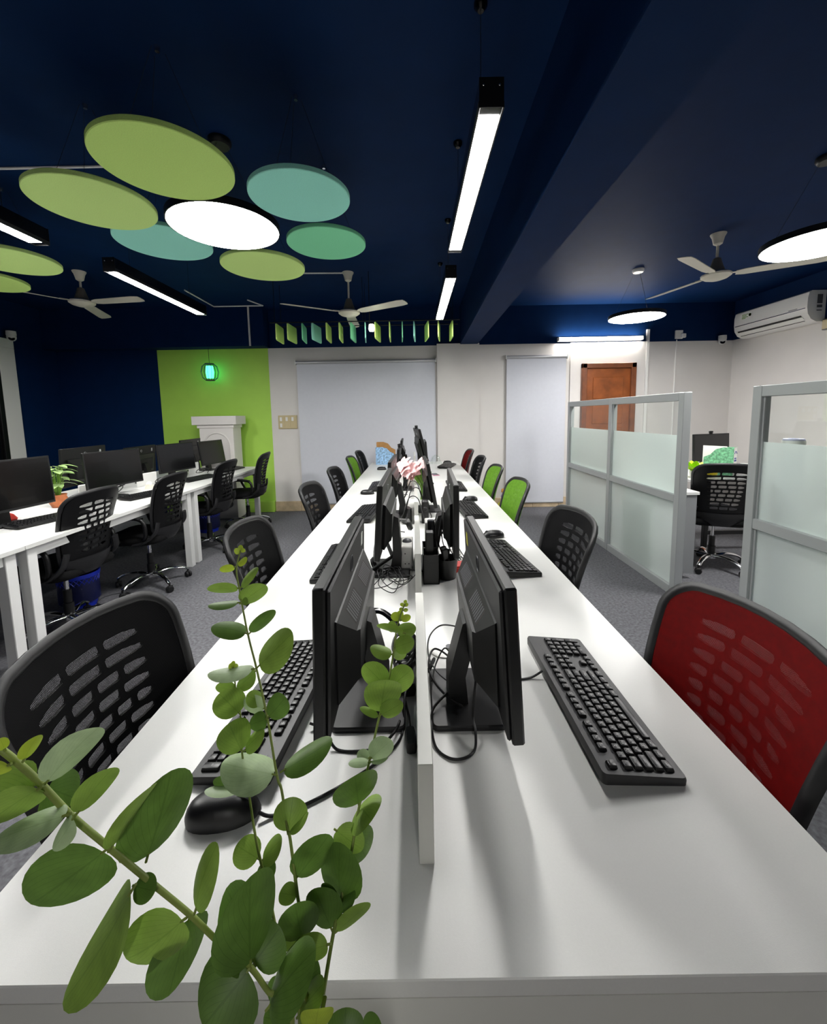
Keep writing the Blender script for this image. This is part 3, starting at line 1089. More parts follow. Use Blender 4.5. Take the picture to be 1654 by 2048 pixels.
def disc(label, x, y, z, r, col):
    t = thing('acoustic_disc', label, 'ceiling disc', (x, y, z), 0, 'round felt discs hung from the ceiling')
    MB().lathe([(0, 0), (r - .003, 0), (r, .003), (r, .022), (r - .003, .025), (0, .025)], 72).build('felt_disc', m_disc[col], t)
    for k in range(3):
        a = 2 * PI * k / 3 + r * 9
        p = (r * .72 * math.cos(a), r * .72 * math.sin(a))
        MB().tube([(p[0], p[1], .025), (p[0] * .15, p[1] * .15, ZT - z - .02)], .0009, 5).build('wire', m_dgrey, t)
    MB().lathe([(0, -.02), (.009, -.02), (.012, 0), (0, 0)], 10, (0, 0, ZT - z)).build('ceiling_hook', m_chrome, t)
    return t


disc('largest lime green ceiling disc, highest in the photo', -1.044, 1.845, 2.5, .272, 'lime')
disc('lime green ceiling disc left of the largest one', -1.590, 2.146, 2.5, .272, 'pale_lime')
disc('pale teal ceiling disc to the right of the glowing round light', -.543, 2.116, 2.5, .245, 'teal')
disc('teal ceiling disc partly hidden behind the glowing round light', -1.567, 2.690, 2.535, .278, 'teal')
disc('sea green ceiling disc lowest on the right of the cluster', -.527, 2.659, 2.5, .244, 'sea')
disc('lime green ceiling disc lowest in the middle, by the centre fan', -1.063, 3.030, 2.5, .288, 'pale_lime')
disc('lime green ceiling disc cut by the left edge of the photo', -2.715, 2.84, 2.5, .275, 'pale_lime')
disc('small sliver of lime disc at the left edge above a fan blade', -3.31, 3.22, 2.5, .275, 'lime')

# ------------------------------------------------------------------ baffles
t = thing('baffle_rail', 'dark rails carrying the row of felt baffles', 'rail', (-.55, 4.78, 2.49))
for yy in (-.10, .12):
    MB().tube([(-1.06, yy, 0), (1.10, yy, 0)], .006, 6).build('rail_bar', m_black, t)
for xx in (-1.0, 0.0, 1.02):
    for yy in (-.10, .12):
        MB().tube([(xx, yy, 0), (xx, yy, ZT - 2.49)], .003, 6).build('hanger', m_black, t)
bc = ['lime', 'lime', 'sea', 'teal', 'lime', 'lime', 'sea', 'teal', 'lime', 'lime', 'sea', 'teal', 'lime', 'lime', 'lime']
bl = ['first', 'second', 'third', 'fourth', 'fifth', 'sixth', 'seventh', 'eighth', 'ninth', 'tenth', 'eleventh', 'twelfth', 'thirteenth', 'fourteenth', 'fifteenth']
bm = {}
for k in range(15):
    c = bc[k]
    if c not in bm:
        b = MB()
        ring = rrect(.30, .185, .02, 4)
        b.prism(ring, lambda a, c_: (-.006, a, c_), lambda a, c_: (.006, a, c_))
        bm[c] = b.mesh('felt_panel', m_disc[c], 40)
    t = thing('felt_baffle', '%s %s felt baffle from the left in the hanging row' % (bl[k], {'lime': 'lime', 'sea': 'sea green', 'teal': 'teal'}[c]), 'baffle',
              (-1.535 + k * .1425, 4.79, 2.385), [0.04, -.05, .1, -.12, .02][k % 5], 'felt baffles hung in a row')
    link('felt_panel', bm[c], t)
    for yy in (-.10, .12):
        MB().tube([(0, yy, .09), (0, yy, .107)], .0012, 5).build('clip', m_chrome, t)
t = thing('spotlight', 'small lit spotlight hanging between the felt baffles', 'light', (-.437, 4.50, 2.40), 0)
MB().tube([(-.02, 0, .03), (-.02, 0, .57)], .004, 6).build('drop_rod', m_dgrey, t)
MB().lathe([(.0, .03), (.03, .03), (.034, .02), (.034, .012), (0, .012)], 16).build('holder', m_dgrey, t)
MB().lathe([(0, -.065), (.022, -.06), (.032, -.035), (.028, 0), (.02, .012), (0, .012)], 18).build('bulb', emis('spot_bulb', (.95, 1, .8), 14), t)


# ------------------------------------------------------------------ ceiling fans
def fan(label, x, y, zm, angs, R=.70):
    t = thing('ceiling_fan', label, 'fan', (x, y, zm), 0, 'cream three-blade ceiling fans')
    h = ZT - zm
    MB().lathe([(.012, h - .10), (.035, h - .085), (.048, h - .03), (.062, h - .004), (.062, h), (0, h)], 24).build('canopy', m_cream, t)
    MB().lathe([(.011, .10), (.011, h - .08)], 12).build('down_rod', m_cream, t)
    MB().lathe([(.012, .16), (.03, .15), (.045, .10), (.062, .05), (.062, .02)], 24).build('motor', m_fanmotor, t)
    MB().lathe([(0, -.035), (.05, -.033), (.09, -.02), (.115, -.002), (.118, .012), (.10, .026), (.06, .028)], 32).build('hub', m_cream, t)
    for a in angs:
        Mx = Matrix.Rotation(math.radians(a), 4, 'Z') @ Matrix.Rotation(math.radians(-11), 4, 'X')
        b = MB()
        n = 10
        pts = [(.14, -.035), (.20, -.05), (R * .9, -.062), (R * .985, -.05), (R, -.02), (R, .025), (R * .985, .05), (R * .9, .058), (.20, .05), (.14, .035)]
        b.prism(pts, lambda p, q: (Mx @ Vector((p, q, .004)))[:], lambda p, q: (Mx @ Vector((p, q, .009)))[:])
        bo = b.build('blade', m_cream, t)
        MB().box(.08, .19, -.018, .018, .008, .014, .002, Matrix.Rotation(math.radians(a), 4, 'Z')).build('blade_iron', m_cream, bo)
    return t


fan('cream ceiling fan over the left-hand bench', -3.457, 4.359, 2.65, (236, 352, 110))
fan('cream ceiling fan in front of the hanging baffles', -.680, 4.526, 2.54, (213, 328, 93), .74)
fan('cream ceiling fan over the partitioned office on the right', 2.733, 3.733, 2.61, (217, 328, 105), .74)

# ------------------------------------------------------------------ white ceiling conduit
t = thing('ceiling_conduit', 'thin white conduit zigzagging across the navy ceiling', 'conduit', (-2.7, 5.4, ZT))
for a, c in (((-2.72, 5.0), (-2.73, 5.73)), ((-2.73, 5.73), (-2.05, 5.73)), ((-2.05, 5.73), (-2.15, 5.45))):
    MB().tube([(a[0] + 2.7, a[1] - 5.4, -.008), (c[0] + 2.7, c[1] - 5.4, -.008)], .009, 6).build('conduit_run', m_plastic, t)
MB().box(.415, .435, .36, .379, -.54, 0).build('conduit_drop', m_plastic, t)
t = thing('ceiling_conduit', 'short white conduit ending at the centre fan', 'conduit', (-.95, 4.5, ZT))
MB().tube([(-.35, 0, -.007), (.22, .02, -.007)], .008, 6).build('conduit_run', m_plastic, t)
t = thing('ceiling_conduit', 'white conduit passing above the largest lime disc', 'conduit', (-2.3, 2.62, ZT))
MB().tube([(-2.0, .01, -.007), (.8, 0, -.007)], .008, 6).build('conduit_run', m_plastic, t)

# ------------------------------------------------------------------ air conditioner
t = thing('air_conditioner', 'white wall air conditioner with green sticker high on right wall', 'air conditioner', (4.6985, 5.20, 2.40))
prof = [(0, .0), (-.10, .0), (-.165, .03), (-.205, .09), (-.218, .16), (-.218, .26), (-.205, .325), (-.17, .345), (0, .345)]
b = MB()
b.prism(prof, lambda a, c: (a, -.52, c), lambda a, c: (a, .52, c))
b.build('casing', m_plastic, t, 30)
MB().box(-.2215, -.214, -.50, .50, .150, .158).build('trim_strip', m_chrome, t)
b = MB()
b.add([(-.150, -.44, .022), (-.205, -.44, .088), (-.205, .47, .088), (-.150, .47, .022)], [(0, 1, 2, 3)])
b.v = [(p[0] - .002, p[1], p[2] - .002) for p in b.v]
b.build('outlet', m_blackg, t, 0)
b = MB()
b.box(-.004, .004, -.45, .48, -.02, .02, .002, Matrix.Translation((-.185, 0, .052)) @ Matrix.Rotation(math.radians(-48), 4, 'Y'))
b.build('louvre', m_plastic, t)
m_grn = mat('green_sticker', '6f9a3c', .5)
MB().box(-.2195, -.2175, .24, .42, .225, .30).build('sticker', m_paper, t)
b = MB()
for k, (y_, z_, l_) in enumerate(((.39, .285, .10), (.39, .268, .075), (.39, .251, .10), (.39, .238, .06))):
    b.box(-.2202, -.2196, y_ - l_, y_, z_ - .005, z_ + .004)
b.lathe([(0, 0), (.020, 0)], 16, M=Matrix.Translation((-.2200, .262, .268)) @ Matrix.Rotation(-PI / 2, 4, 'Y'), caps=True)
b.build('sticker_print', m_grn, t, 0)
b = MB().box(-.2190, -.2178, -.40, -.29, .166, .174)
b.build('brand_print', m_mgrey, t, 0)
for z0, z1 in ((.20, .30), (.155, .185), (.12, .13)):
    MB().box(-.11, -.05, -.5208, -.5195, z0, z1).build('rating_label', m_mgrey, t)
t = thing('wall_socket', 'small grey socket box on the right wall below the air conditioner', 'socket', (4.66, 4.62, 2.36))
MB().box(0, .0385, -.06, .06, -.06, .06, .006).build('box', m_mgrey, t)
MB().box(-.006, .0, -.05, .05, -.05, .05, .002).build('face', m_beige, t)


# ------------------------------------------------------------------ cameras, sockets, switches
def dome_cam(label, loc, rz):
    t = thing('security_camera', label, 'camera', loc, rz)
    MB().lathe([(0, .05), (.05, .05), (.052, .0), (.03, -.02), (0, -.02)], 24).build('mount', m_plastic, t)
    b = MB()
    b.lathe([(0, -.048), (.03, -.04), (.048, -.015), (.05, .01), (.045, .035), (0, .05)], 24, (0, 0, -.03))
    b.build('head', m_plastic, t, 60)
    MB().lathe([(0, 0), (.032, 0), (.030, .010), (.012, .014), (0, .012)], 20, M=Matrix.Translation((0, -.035, -.045)) @ Matrix.Rotation(math.radians(65), 4, 'X')).build('lens', m_blackg, t)
    return t


dome_cam('white security camera on the left wall above the window', (-5.14, 5.28, 2.53), .8)
dome_cam('white security camera in the corner near the air conditioner', (4.50, 5.945, 2.44), -.5)
t = thing('wall_socket', 'white socket with plug high on the back wall, near security camera', 'socket', (3.905, 5.975, 2.52))
MB().box(-.075, .035, -.012, .012, -.06, .06, .004).build('plate', m_plastic, t)
MB().box(.0, .06, -.05, -.012, -.05, .01, .008).build('plug', m_plastic, t)

t = thing('switch_panel', 'tan six-gang switch panel beside the large roller blind', 'switch', (-1.868, 5.992, 1.35))
MB().box(-.14, .14, -.010, .0075, -.10, .10, .004).build('plate', m_beige, t)
for i in range(3):
    for j in range(2):
        blank = j == 0 and i > 0
        so = MB().box(-.125 + i * .086, -.125 + i * .086 + .078, -.014, -.009, -.088 + j * .092, -.088 + j * .092 + .082, .003).build('module', m_beige, t)
        if not blank:
            MB().box(-.125 + i * .086 + .012, -.125 + i * .086 + .045, -.019, -.0135, -.076 + j * .092, -.076 + j * .092 + .058, .004).build('rocker', m_plastic, so)


# ------------------------------------------------------------------ roller blinds
def blind(label, x0, x1, z0, z1):
    t = thing('roller_blind', label, 'blind', ((x0 + x1) / 2, 5.955, z1), 0, 'white roller blinds on the back wall')
    hw = (x1 - x0) / 2
    MB().tube([(-hw - .01, .0, .01), (hw + .01, .0, .01)], .025, 14).build('roller', m_blindbar, t)
    MB().grid(lambda u, v: (-hw + 2 * hw * u, .004 + .002 * math.sin(v * 9 + u * 3), -(z1 - z0) * v), 10, 20).build('fabric', m_blind, t)
    MB().box(-hw, hw, -.004, .012, -(z1 - z0) - .02, -(z1 - z0), .003).build('bottom_bar', m_blindbar, t)
    for sx in (-1, 1):
        MB().box(sx * (hw + .012) - .006, sx * (hw + .012) + .006, -.025, .045, -.02, .045, .003).build('bracket', m_plastic, t)
    return t


blind('wide white roller blind covering the large window behind the bench', -1.69, .335, .12, 2.20)
blind('narrow white roller blind left of the wooden door', 1.38, 2.25, .09, 2.225)

# ------------------------------------------------------------------ white pedestal, green lantern
t = thing('pedestal', 'white pedestal with arched panel against the green wall', 'pedestal', (-2.745, 5.71, 0))
MB().box(-.315, .30, -.165, .165, 1.335, 1.455, .004).build('top_slab', m_wall, t)
MB().box(-.26, .25, -.135, .145, 1.29, 1.335, .003).build('neck_moulding', m_wall, t)
MB().box(-.235, .235, -.125, .135, 0, 1.29, .004).build('body', m_wall, t)
b = MB()
arc = [(.185 * math.cos(PI * k / 20), 1.02 + .20 * math.sin(PI * k / 20)) for k in range(21)]
b.tube([(.185, -.127, .3)] + [(p[0], -.127, p[1]) for p in arc] + [(-.185, -.127, .3)], .012, 8)
b.build('arch_moulding', m_wall, t)
t = thing('lantern', 'green glowing caged pendant lantern on the green wall', 'lamp', (-2.905, 5.845, 2.085))
m_glowg = emis('green_glow', (.06, .85, .50), 2.6)
MB().lathe([(0, -.09), (.045, -.085), (.055, 0), (.045, .085), (0, .09)], 20).build('shade', m_glowg, t)
for k in range(14):
    a = 2 * PI * k / 14
    MB().tube([(math.cos(a) * r_, math.sin(a) * r_, z_) for r_, z_ in ((.06, -.115), (.10, -.08), (.118, 0), (.10, .08), (.06, .115))], .003, 5).build('cage_wire', m_dgrey, t)
for z_ in (-.115, .115):
    MB().lathe([(.045, -.006), (.062, -.006), (.062, .006), (.045, .006)], 24, (0, 0, z_), caps=False).build('cage_ring', m_dgrey, t)
MB().tube([(0, 0, .09), (0, 0, ZB - 2.085)], .003, 6).build('cord', m_black, t)


# ------------------------------------------------------------------ glass partitions
def partition(label, ys, X=2.0, H=1.553):
    """aluminium frame along Y with bays between the posts in ys"""
    t = thing('glass_partition', label, 'partition', (X, ys[0], 0), 0, 'frosted glass partitions')
    o = ys[0]
    hw = .03
    for y in ys:
        MB().box(-hw, hw, y - o - .03, y - o + .03, 0, H, .003).build('post', m_alu, t)
    for a, c in zip(ys[:-1], ys[1:]):
        lo, hi = min(a, c) - o + .03, max(a, c) - o - .03
        for z0, z1 in ((H - .062, H), (.727, .787), (0, .07)):
            MB().box(-hw + .001, hw - .001, lo, hi, z0, z1, .003).build('rail', m_alu, t)
        MB().box(-.003, .003, lo, hi, .787, H - .062).build('clear_pane', m_clear, t)
        MB().box(-.0052, -.0035, lo, hi, .787, 1.235).build('frosted_film', m_frost, t)
        MB().box(-.003, .003, lo, hi, .07, .727).build('frosted_pane', m_frost, t)
        for z0, z1 in ((.787, H - .062), (.07, .727)):
            for yy in (lo, hi):
                s_ = 1 if yy == lo else -1
                MB().box(-.014, -.006, min(yy, yy + s_ * .010), max(yy, yy + s_ * .010), z0, z1).build('glazing_bead', m_alu, t)
    for y in ys[:1]:
        for sx in (-1, 1):
            MB().lathe([(0, 0), (.004, 0), (.003, .002)], 8, (sx * .015, 0, H)).build('screw', m_black, t)
    return t


partition('frosted glass partition in front of the wooden door', (2.965, 4.03, 5.10))
partition('frosted glass partition at the right edge behind the red chair', (2.315, 1.25, .19))

# ------------------------------------------------------------------ office behind the partition
t = thing('office_desk', 'white desk with black legs behind the glass partition', 'desk', (3.4, 4.24, 0))
MB().box(-1.0, 1.2, -.38, .38, T - .025, T, .002).build('desktop', m_white, t)
for xx in (-.5, 0.0, 1.1):
    for yy in (-.33, .33):
        MB().box(xx - .02, xx + .02, yy - .02, yy + .02, 0, T - .025, .002).build('leg', m_black, t)
MB().box(-.48, 1.08, -.34, -.31, .18, .22, .002).build('stretcher', m_black, t)
m_gpanel = mat('grey_panel', '8c8e90', .5)
t = thing('side_desk', 'white return desk close behind the partition', 'desk', (2.20, 3.54, 0))
MB().box(-.155, .155, -.29, .31, T - .025, T, .002).build('desktop', m_white, t)
MB().box(-.14, .14, -.28, -.26, .05, T - .025).build('end_panel', m_gpanel, t)
MB().box(-.15, -.13, -.26, .30, 0, T - .025).build('side_panel', m_white, t)
MB().box(.12, .15, .27, .30, 0, T - .025, .002).build('leg', m_steel, t)
t = thing('step_stool', 'small white step stool under the office desk', 'stool', (2.34, 3.60, 0))
MB().box(-.09, .09, -.10, .10, .15, .18, .004).build('top', m_plastic, t)
for sx in (-1, 1):
    MB().box(sx * .08 - .008, sx * .08 + .008, -.09, .09, 0, .15, .003).build('side', m_plastic, t)
monitor('black monitor with webcam on the office desk behind the partition', 3.30, 4.42, .25 + PI, .50, .30, .86, 3, False, 'monitors in the partitioned office', True)
monitor('black monitor at the left end of the office desk, edge seen beside the partition post', 2.56, 4.22, R_, .50, .30, .86, 3, False, 'monitors in the partitioned office')
t = thing('low_cabinet', 'low white cabinet behind the right-hand glass partition', 'cabinet', (3.1, 1.95, 0))
MB().box(-.5, .5, -.6, .6, 0, .74, .004).build('body', m_white, t)
for k in (-1, 1):
    d = MB().box(-.518, -.50, k * .3 - .29, k * .3 + .29, .06, .70, .003).build('door', m_white, t)
    MB().box(-.53, -.518, k * .06 - .008, k * .06 + .008, .35, .45, .003).build('handle', m_alu, d)
monitor('black monitor just showing over the frosted film at the right edge', 2.9, 2.05, L_, .50, .33, .92, 3, False, 'monitors in the partitioned office')
t = thing('paper_roll', 'pale lilac roll standing behind the right-hand partition', 'roll', (2.16, 2.27, 0))
m_lil = mat('lilac_roll', 'c9cbe0', .6)
MB().lathe([(.048, 0), (.050, .01), (.050, 1.24), (.046, 1.25), (.030, 1.25), (.028, 1.22)], 24).build('roll', m_lil, t)
MB().lathe([(.051, 1.17), (.052, 1.175), (.052, 1.235), (.051, 1.24)], 24, caps=False).build('wrap_band', m_paper, t)
m_gpat = mat('green_pattern_card', '6fae86', .7, var=.55, scale=45)
m_bpat = mat('blue_pattern_card', '8fb4d8', .7, var=.5, scale=45)
m_kraft = mat('kraft_card', 'b0824c', .8, var=.08, scale=30)
m_blu = mat('print_blue', '3c4a9a', .6)


def file_box(label, x, y, rz, w_, d_, h_, m, inner, group):
    """magazine file: slanted front cut"""
    t = thing('file_box', label, 'file box', (x, y, T), rz, group)
    poly = [(-d_ / 2, 0), (d_ / 2, 0), (d_ / 2, h_), (d_ * .15, h_), (-d_ * .1, h_ * .92), (-d_ * .28, h_ * .72), (-d_ / 2, h_ * .62)]
    for sx in (-1, 1):
        MB().prism(poly, lambda a, c: (sx * w_ / 2 - .0015, a, c), lambda a, c: (sx * w_ / 2 + .0015, a, c)).build('side_panel', m, t)
    MB().box(-w_ / 2, w_ / 2, d_ / 2 - .003, d_ / 2, 0, h_).build('spine', inner, t)
    MB().box(-w_ / 2, w_ / 2, -d_ / 2, -d_ / 2 + .003, 0, h_ * .62).build('front_panel', m, t)
    MB().box(-w_ / 2, w_ / 2, -d_ / 2, d_ / 2, 0, .003).build('bottom', m, t)
    return t


t = file_box('green patterned file box with white spine on the office desk', 3.17, 4.12, -2.55, .085, .26, .29, m_gpat, m_paper, None)
b = MB()
for k in range(5):
    a0 = PI * k / 5 + .06
    b.tube([(.026 * math.cos(a0 + j * .12), .1315, .225 + .026 * math.sin(a0 + j * .12)) for j in range(5)], .0035, 5)
b.box(-.025, .025, .1302, .1310, .175, .187)
b.box(-.028, .028, .1302, .1310, .150, .168)
b.build('spine_print', m_blu, t)
for k in range(6):
    o = thing('paper_sheet', '%s loose paper sheet leaning in the green file box' % bl[k], 'paper', (3.17 - (k - 2.5) * .0083 - .02, 4.12 - (k - 2.5) * .0056 + .03, T), -.98, 'papers in the green file box')
    MB().box(-.11, .10, -.0012, .0012, .004, .27 + .006 * k).build('sheet', m_paper, o)
t = thing('lime_plant', 'bright lime artificial plant on the office desk', 'plant', (2.80, 3.96, T))
m_lime = mat('lime_leaf', 'b4e01e', .5, var=.15, scale=30)
MB().lathe([(0, 0), (.035, 0), (.045, .07), (.04, .07), (0, .06)], 18).build('pot', m_plastic, t)
for k in range(16):
    a = k * 2.4
    el = .3 + .9 * ((k * 37) % 10) / 10
    d = Vector((math.cos(a) * math.cos(el), math.sin(a) * math.cos(el), math.sin(el)))
    s_ = d.cross(Vector((0, 0, 1))).normalized()
    p0 = Vector((0, 0, .06))
    n_ = d.cross(s_)
    b = MB()
    b.grid(lambda u, v: p0 + d * (.02 + .12 * v) + s_ * ((u - .5) * .065 * math.sin(PI * min(1, v * .9 + .05)) ** .8) + n_ * (.02 * v * v), 4, 6)
    b.build('leaf', m_lime, t)
t = thing('yellow_ball', 'yellow round desk ornament beside the lime plant', 'ornament', (2.985, 3.98, T))
m_yel = mat('yellow_plastic', 'e3d42a', .4)
MB().lathe([(0, 0), (.03, .004), (.052, .03), (.055, .055), (.045, .085), (.02, .103), (0, .106)], 24).build('ball', m_yel, t)
m_navyb = mat('navy_cover', '1d2a58', .5)
for k in range(5):
    t = thing('notebook', '%s %s notebook from the bottom of the stack on the office desk' % (bl[k], ('navy', 'white')[k % 2]), 'notebook', (2.60, 3.98, T + k * .0212), .05 * (k % 3), 'stacked notebooks in the office')
    MB().box(-.09, .09, -.07, .07, .0005, .0025, .0005).build('cover', m_navyb if k % 2 == 0 else m_paper, t)
    MB().box(-.086, .088, -.067, .067, .0025, .018).build('pages', m_paper, t)
    MB().box(-.09, .09, -.07, .07, .018, .0205, .0005).build('cover', m_navyb if k % 2 == 0 else m_paper, t)
t = thing('white_cup', 'white cup on the office desk beside the file box', 'cup', (3.46, 4.15, T))
MB().lathe([(0, 0), (.032, 0), (.04, .11), (.037, .11), (.03, .006), (0, .006)], 20).build('cup_body', m_plastic, t)
MB().tube([(.037, 0, .085), (.06, 0, .08), (.06, 0, .04), (.035, 0, .03)], .005, 8).build('handle', m_plastic, t)

# ------------------------------------------------------------------ cables
def cable(label, pts, r=.0028, m=None, n=8, closed=False, group='loose cables on the central bench'):
    o = MB().tube(spline(pts, n, closed), r, 6, closed).build('cable', m or m_cable, None, 60)
    return tag(o, label, 'cable', group)


ZC_ = T + .0032
cable('black mouse cable curving from the nearest mouse to the divider', [(-.272, .606, T + .012), (-.25, .607, ZC_), (-.21, .62, ZC_), (-.15, .655, ZC_), (-.09, .70, ZC_), (-.045, .75, ZC_), (-.032, .80, ZC_), (-.03, .86, T + .03), (-.022, .90, T + .02)])
cable('black keyboard cable running behind the nearest left monitor', [(-.235, .80, T + .012), (-.21, .80, ZC_), (-.19, .795, ZC_)])
cable('black cable looping in front of the nearest left monitor base', [(-.185, .755, T + .02), (-.165, .74, ZC_), (-.12, .735, ZC_), (-.08, .745, ZC_), (-.05, .77, T + .014), (-.04, .80, T + .014)])
cable('thin keyboard cable from the nearest right keyboard', [(.318, .955, T + .018), (.285, .95, ZC_), (.24, .945, ZC_), (.205, .955, ZC_), (.17, .98, T + .014)])
cable('black power cable looping out from the nearest right monitor base', [(.135, .85, T + .10), (.118, .80, T + .03), (.118, .765, T + .018), (.112, .735, ZC_), (.09, .715, ZC_), (.06, .715, ZC_), (.035, .74, ZC_), (.028, .78, T + .015), (.035, .83, T + .02), (.08, .88, T + .03), (.10, .93, T + .03), (.085, 1.0, T + .03), (.05, 1.04, T + .03), (.032, 1.0, T + .03), (.032, .93, T + .03), (.06, .87, T + .025), (.10, .83, T + .02)])
cable('thin black cable coiled over the nearest right monitor base', [(.15, 1.0, T + .10), (.12, 1.06, T + .08), (.07, 1.09, T + .07), (.035, 1.05, T + .06), (.03, .99, T + .04), (.055, .93, T + .03), (.09, .90, T + .03), (.095, .96, T + .04), (.075, 1.01, T + .05), (.05, .98, T + .03), (.034, .92, T + .02)], .0022)
t = thing('cable_coupler', 'black inline coupler hanging on the nearest right cable', 'coupler', (.036, .965, T + .03), -.4)
MB().tube([(0, -.022, -.004), (0, -.016, 0), (0, .016, .006), (0, .022, .008)], [.0035, .0052, .0052, .0035], 8).build('coupler_body', m_black, t)
t = thing('desk_grommet', 'white round cable grommet in the desk behind the divider', 'grommet', (.078, 1.082, T), .3)
MB().lathe([(0, .0005), (.040, .0005), (.041, .003), (.036, .005), (.030, .0035), (0, .0035)], 32).build('ring', m_plastic, t)
MB().lathe([(0, 0), (.0105, 0), (.0105, .0025), (0, .003)], 14, (.017, .004, .004)).build('cable_hole', m_mgrey, t)
# left near: headset with adapter and bricks
t = thing('headset', 'black wired headset lying behind the nearest left monitor', 'headset', (-.085, 1.03, T), .35)
MB().tube(spline([(-.075, .0, .02), (-.072, .06, .055), (-.035, .115, .085), (.02, .12, .085), (.058, .07, .055), (.062, 0, .02)], 6), .0065, 8, flat=(.5, 1.6)).build('headband', m_blackg, t)
for sx, px_ in ((-1, -.075), (1, .062)):
    MB().lathe([(0, -.012), (.030, -.012), (.034, 0), (.030, .012), (0, .014)], 20, M=Matrix.Translation((px_, -.01, .035)) @ Matrix.Rotation(sx * PI / 2, 4, 'Y')).build('ear_cup', m_black, t)
    MB().lathe([(.016, -.020), (.032, -.020), (.034, -.008), (.028, -.006)], 20, M=Matrix.Translation((px_, -.01, .035)) @ Matrix.Rotation(-sx * PI / 2, 4, 'Y'), caps=False).build('ear_pad', m_fabric, t)
t = thing('power_adapter', 'black power adapter lying left of the nearest divider', 'adapter', (-.030, .935, T), .1)
loft_rr(b := MB(), [(.040, .085, .006, 0, 0, 0), (.044, .09, .007, .012, 0, 0), (.040, .085, .006, .032, 0, 0)], 3)
b.build('brick', m_black, t)
MB().box(-.012, .012, -.03, .03, .0322, .0326).build('label_sticker', m_mgrey, t)
t = thing('power_plug', 'black plug at the foot of the nearest divider', 'plug', (-.016, .755, T), .08)
loft_rr(b := MB(), [(.020, .050, .005, 0, 0, 0), (.022, .052, .006, .010, 0, 0), (.017, .046, .005, .020, 0, 0)], 3)
b.build('plug_body', m_black, t)
MB().tube([(0, .025, .01), (0, .06, .012), (-.005, .10, .018)], .003, 6).build('cord', m_cable, t)
t = thing('cable_bundle', 'black box of bundled cables against the nearest divider', 'cables', (-.035, 1.00, T))
for k in range(7):
    a = k * .9
    MB().tube(spline([(math.cos(a + j * 1.05) * (.022 + .004 * (k % 3)), math.sin(a + j * 1.05) * (.045 + .005 * (k % 2)), .008 + .012 * k + .004 * math.sin(j * 2)) for j in range(6)], 5, True), .0035, 6, True).build('coil', m_cable, t)
# second bay left: tangle, stand, headset, white box
t = thing('headset', 'headset with yellow-green band resting against the second divider', 'headset', (-.075, 1.86, T), 0)
m_yg = mat('yellow_green_band', 'c3d83a', .45)
MB().tube(spline([(-.10, -.18, .02), (-.105, -.08, .07), (-.085, .02, .125), (-.03, .10, .15), (.045, .13, .14)], 6), .006, 8, flat=(.5, 1.8)).build('headband', m_black, t)
MB().tube(spline([(-.082, .018, .134), (-.055, .07, .152), (-.02, .105, .160)], 6), .0065, 8, flat=(.4, 1.5)).build('band_pad', m_yg, t)
for p in ((-.10, -.19, .035), (.045, .12, .12)):
    MB().lathe([(0, -.012), (.026, -.012), (.032, 0), (.026, .012), (0, .014)], 18, M=Matrix.Translation(p) @ Matrix.Rotation(1.2, 4, 'Y')).build('ear_cup', m_black, t)
t = thing('socket_box', 'white desktop socket box against the second divider', 'socket box', (-.037, 1.755, T))
MB().box(-.026, .026, -.075, .075, 0, .105, .004).build('box', m_plastic, t)
MB().lathe([(0, .0), (.022, 0), (.020, .006), (.012, .012), (0, .014)], 20, (0, .0, .105)).build('speaker_dome', m_mgrey, t)
MB().box(-.018, .018, -.077, -.0745, .01, .045, .002).build('socket_face', m_plastic, t)
for k, (xx, zz) in enumerate(((-.008, .075), (.008, .03), (-.008, .03))):
    MB().lathe([(0, 0), (.0028, 0)], 8, M=Matrix.Translation((xx, -.0775, zz)) @ Matrix.Rotation(PI / 2, 4, 'X')).build('pin_hole', m_black, t)
t = thing('tablet_stand', 'black folding stand arm lying across the left desk', 'stand', (-.16, 1.62, T))
MB().tube([(-.09, -.09, .012), (.06, .07, .06)], .0075, 8).build('arm', m_black, t)
MB().tube([(.06, .07, .06), (.02, .20, .10)], .009, 8).build('upper_arm', m_black, t)
MB().tube([(-.10, .055, .008), (.05, .02, .012)], .006, 8).build('foot_bar', m_black, t)
random.seed(11)
for k, nm in enumerate(('wide', 'middle', 'small')):
    pts = []
    for j in range(16):
        a = j * .95 + k
        rr = .05 + .022 * math.sin(j * 1.7 + k)
        pts.append((-.115 + .02 * k + rr * math.cos(a) * 1.1, 1.545 + rr * math.sin(a) * 1.5 + .02 * k, ZC_ + .004 + .009 * ((j * 7 + k) % 4)))
    cable('%s tangle of thin black headset cable on the left desk' % nm, pts, .0018, None, 6)
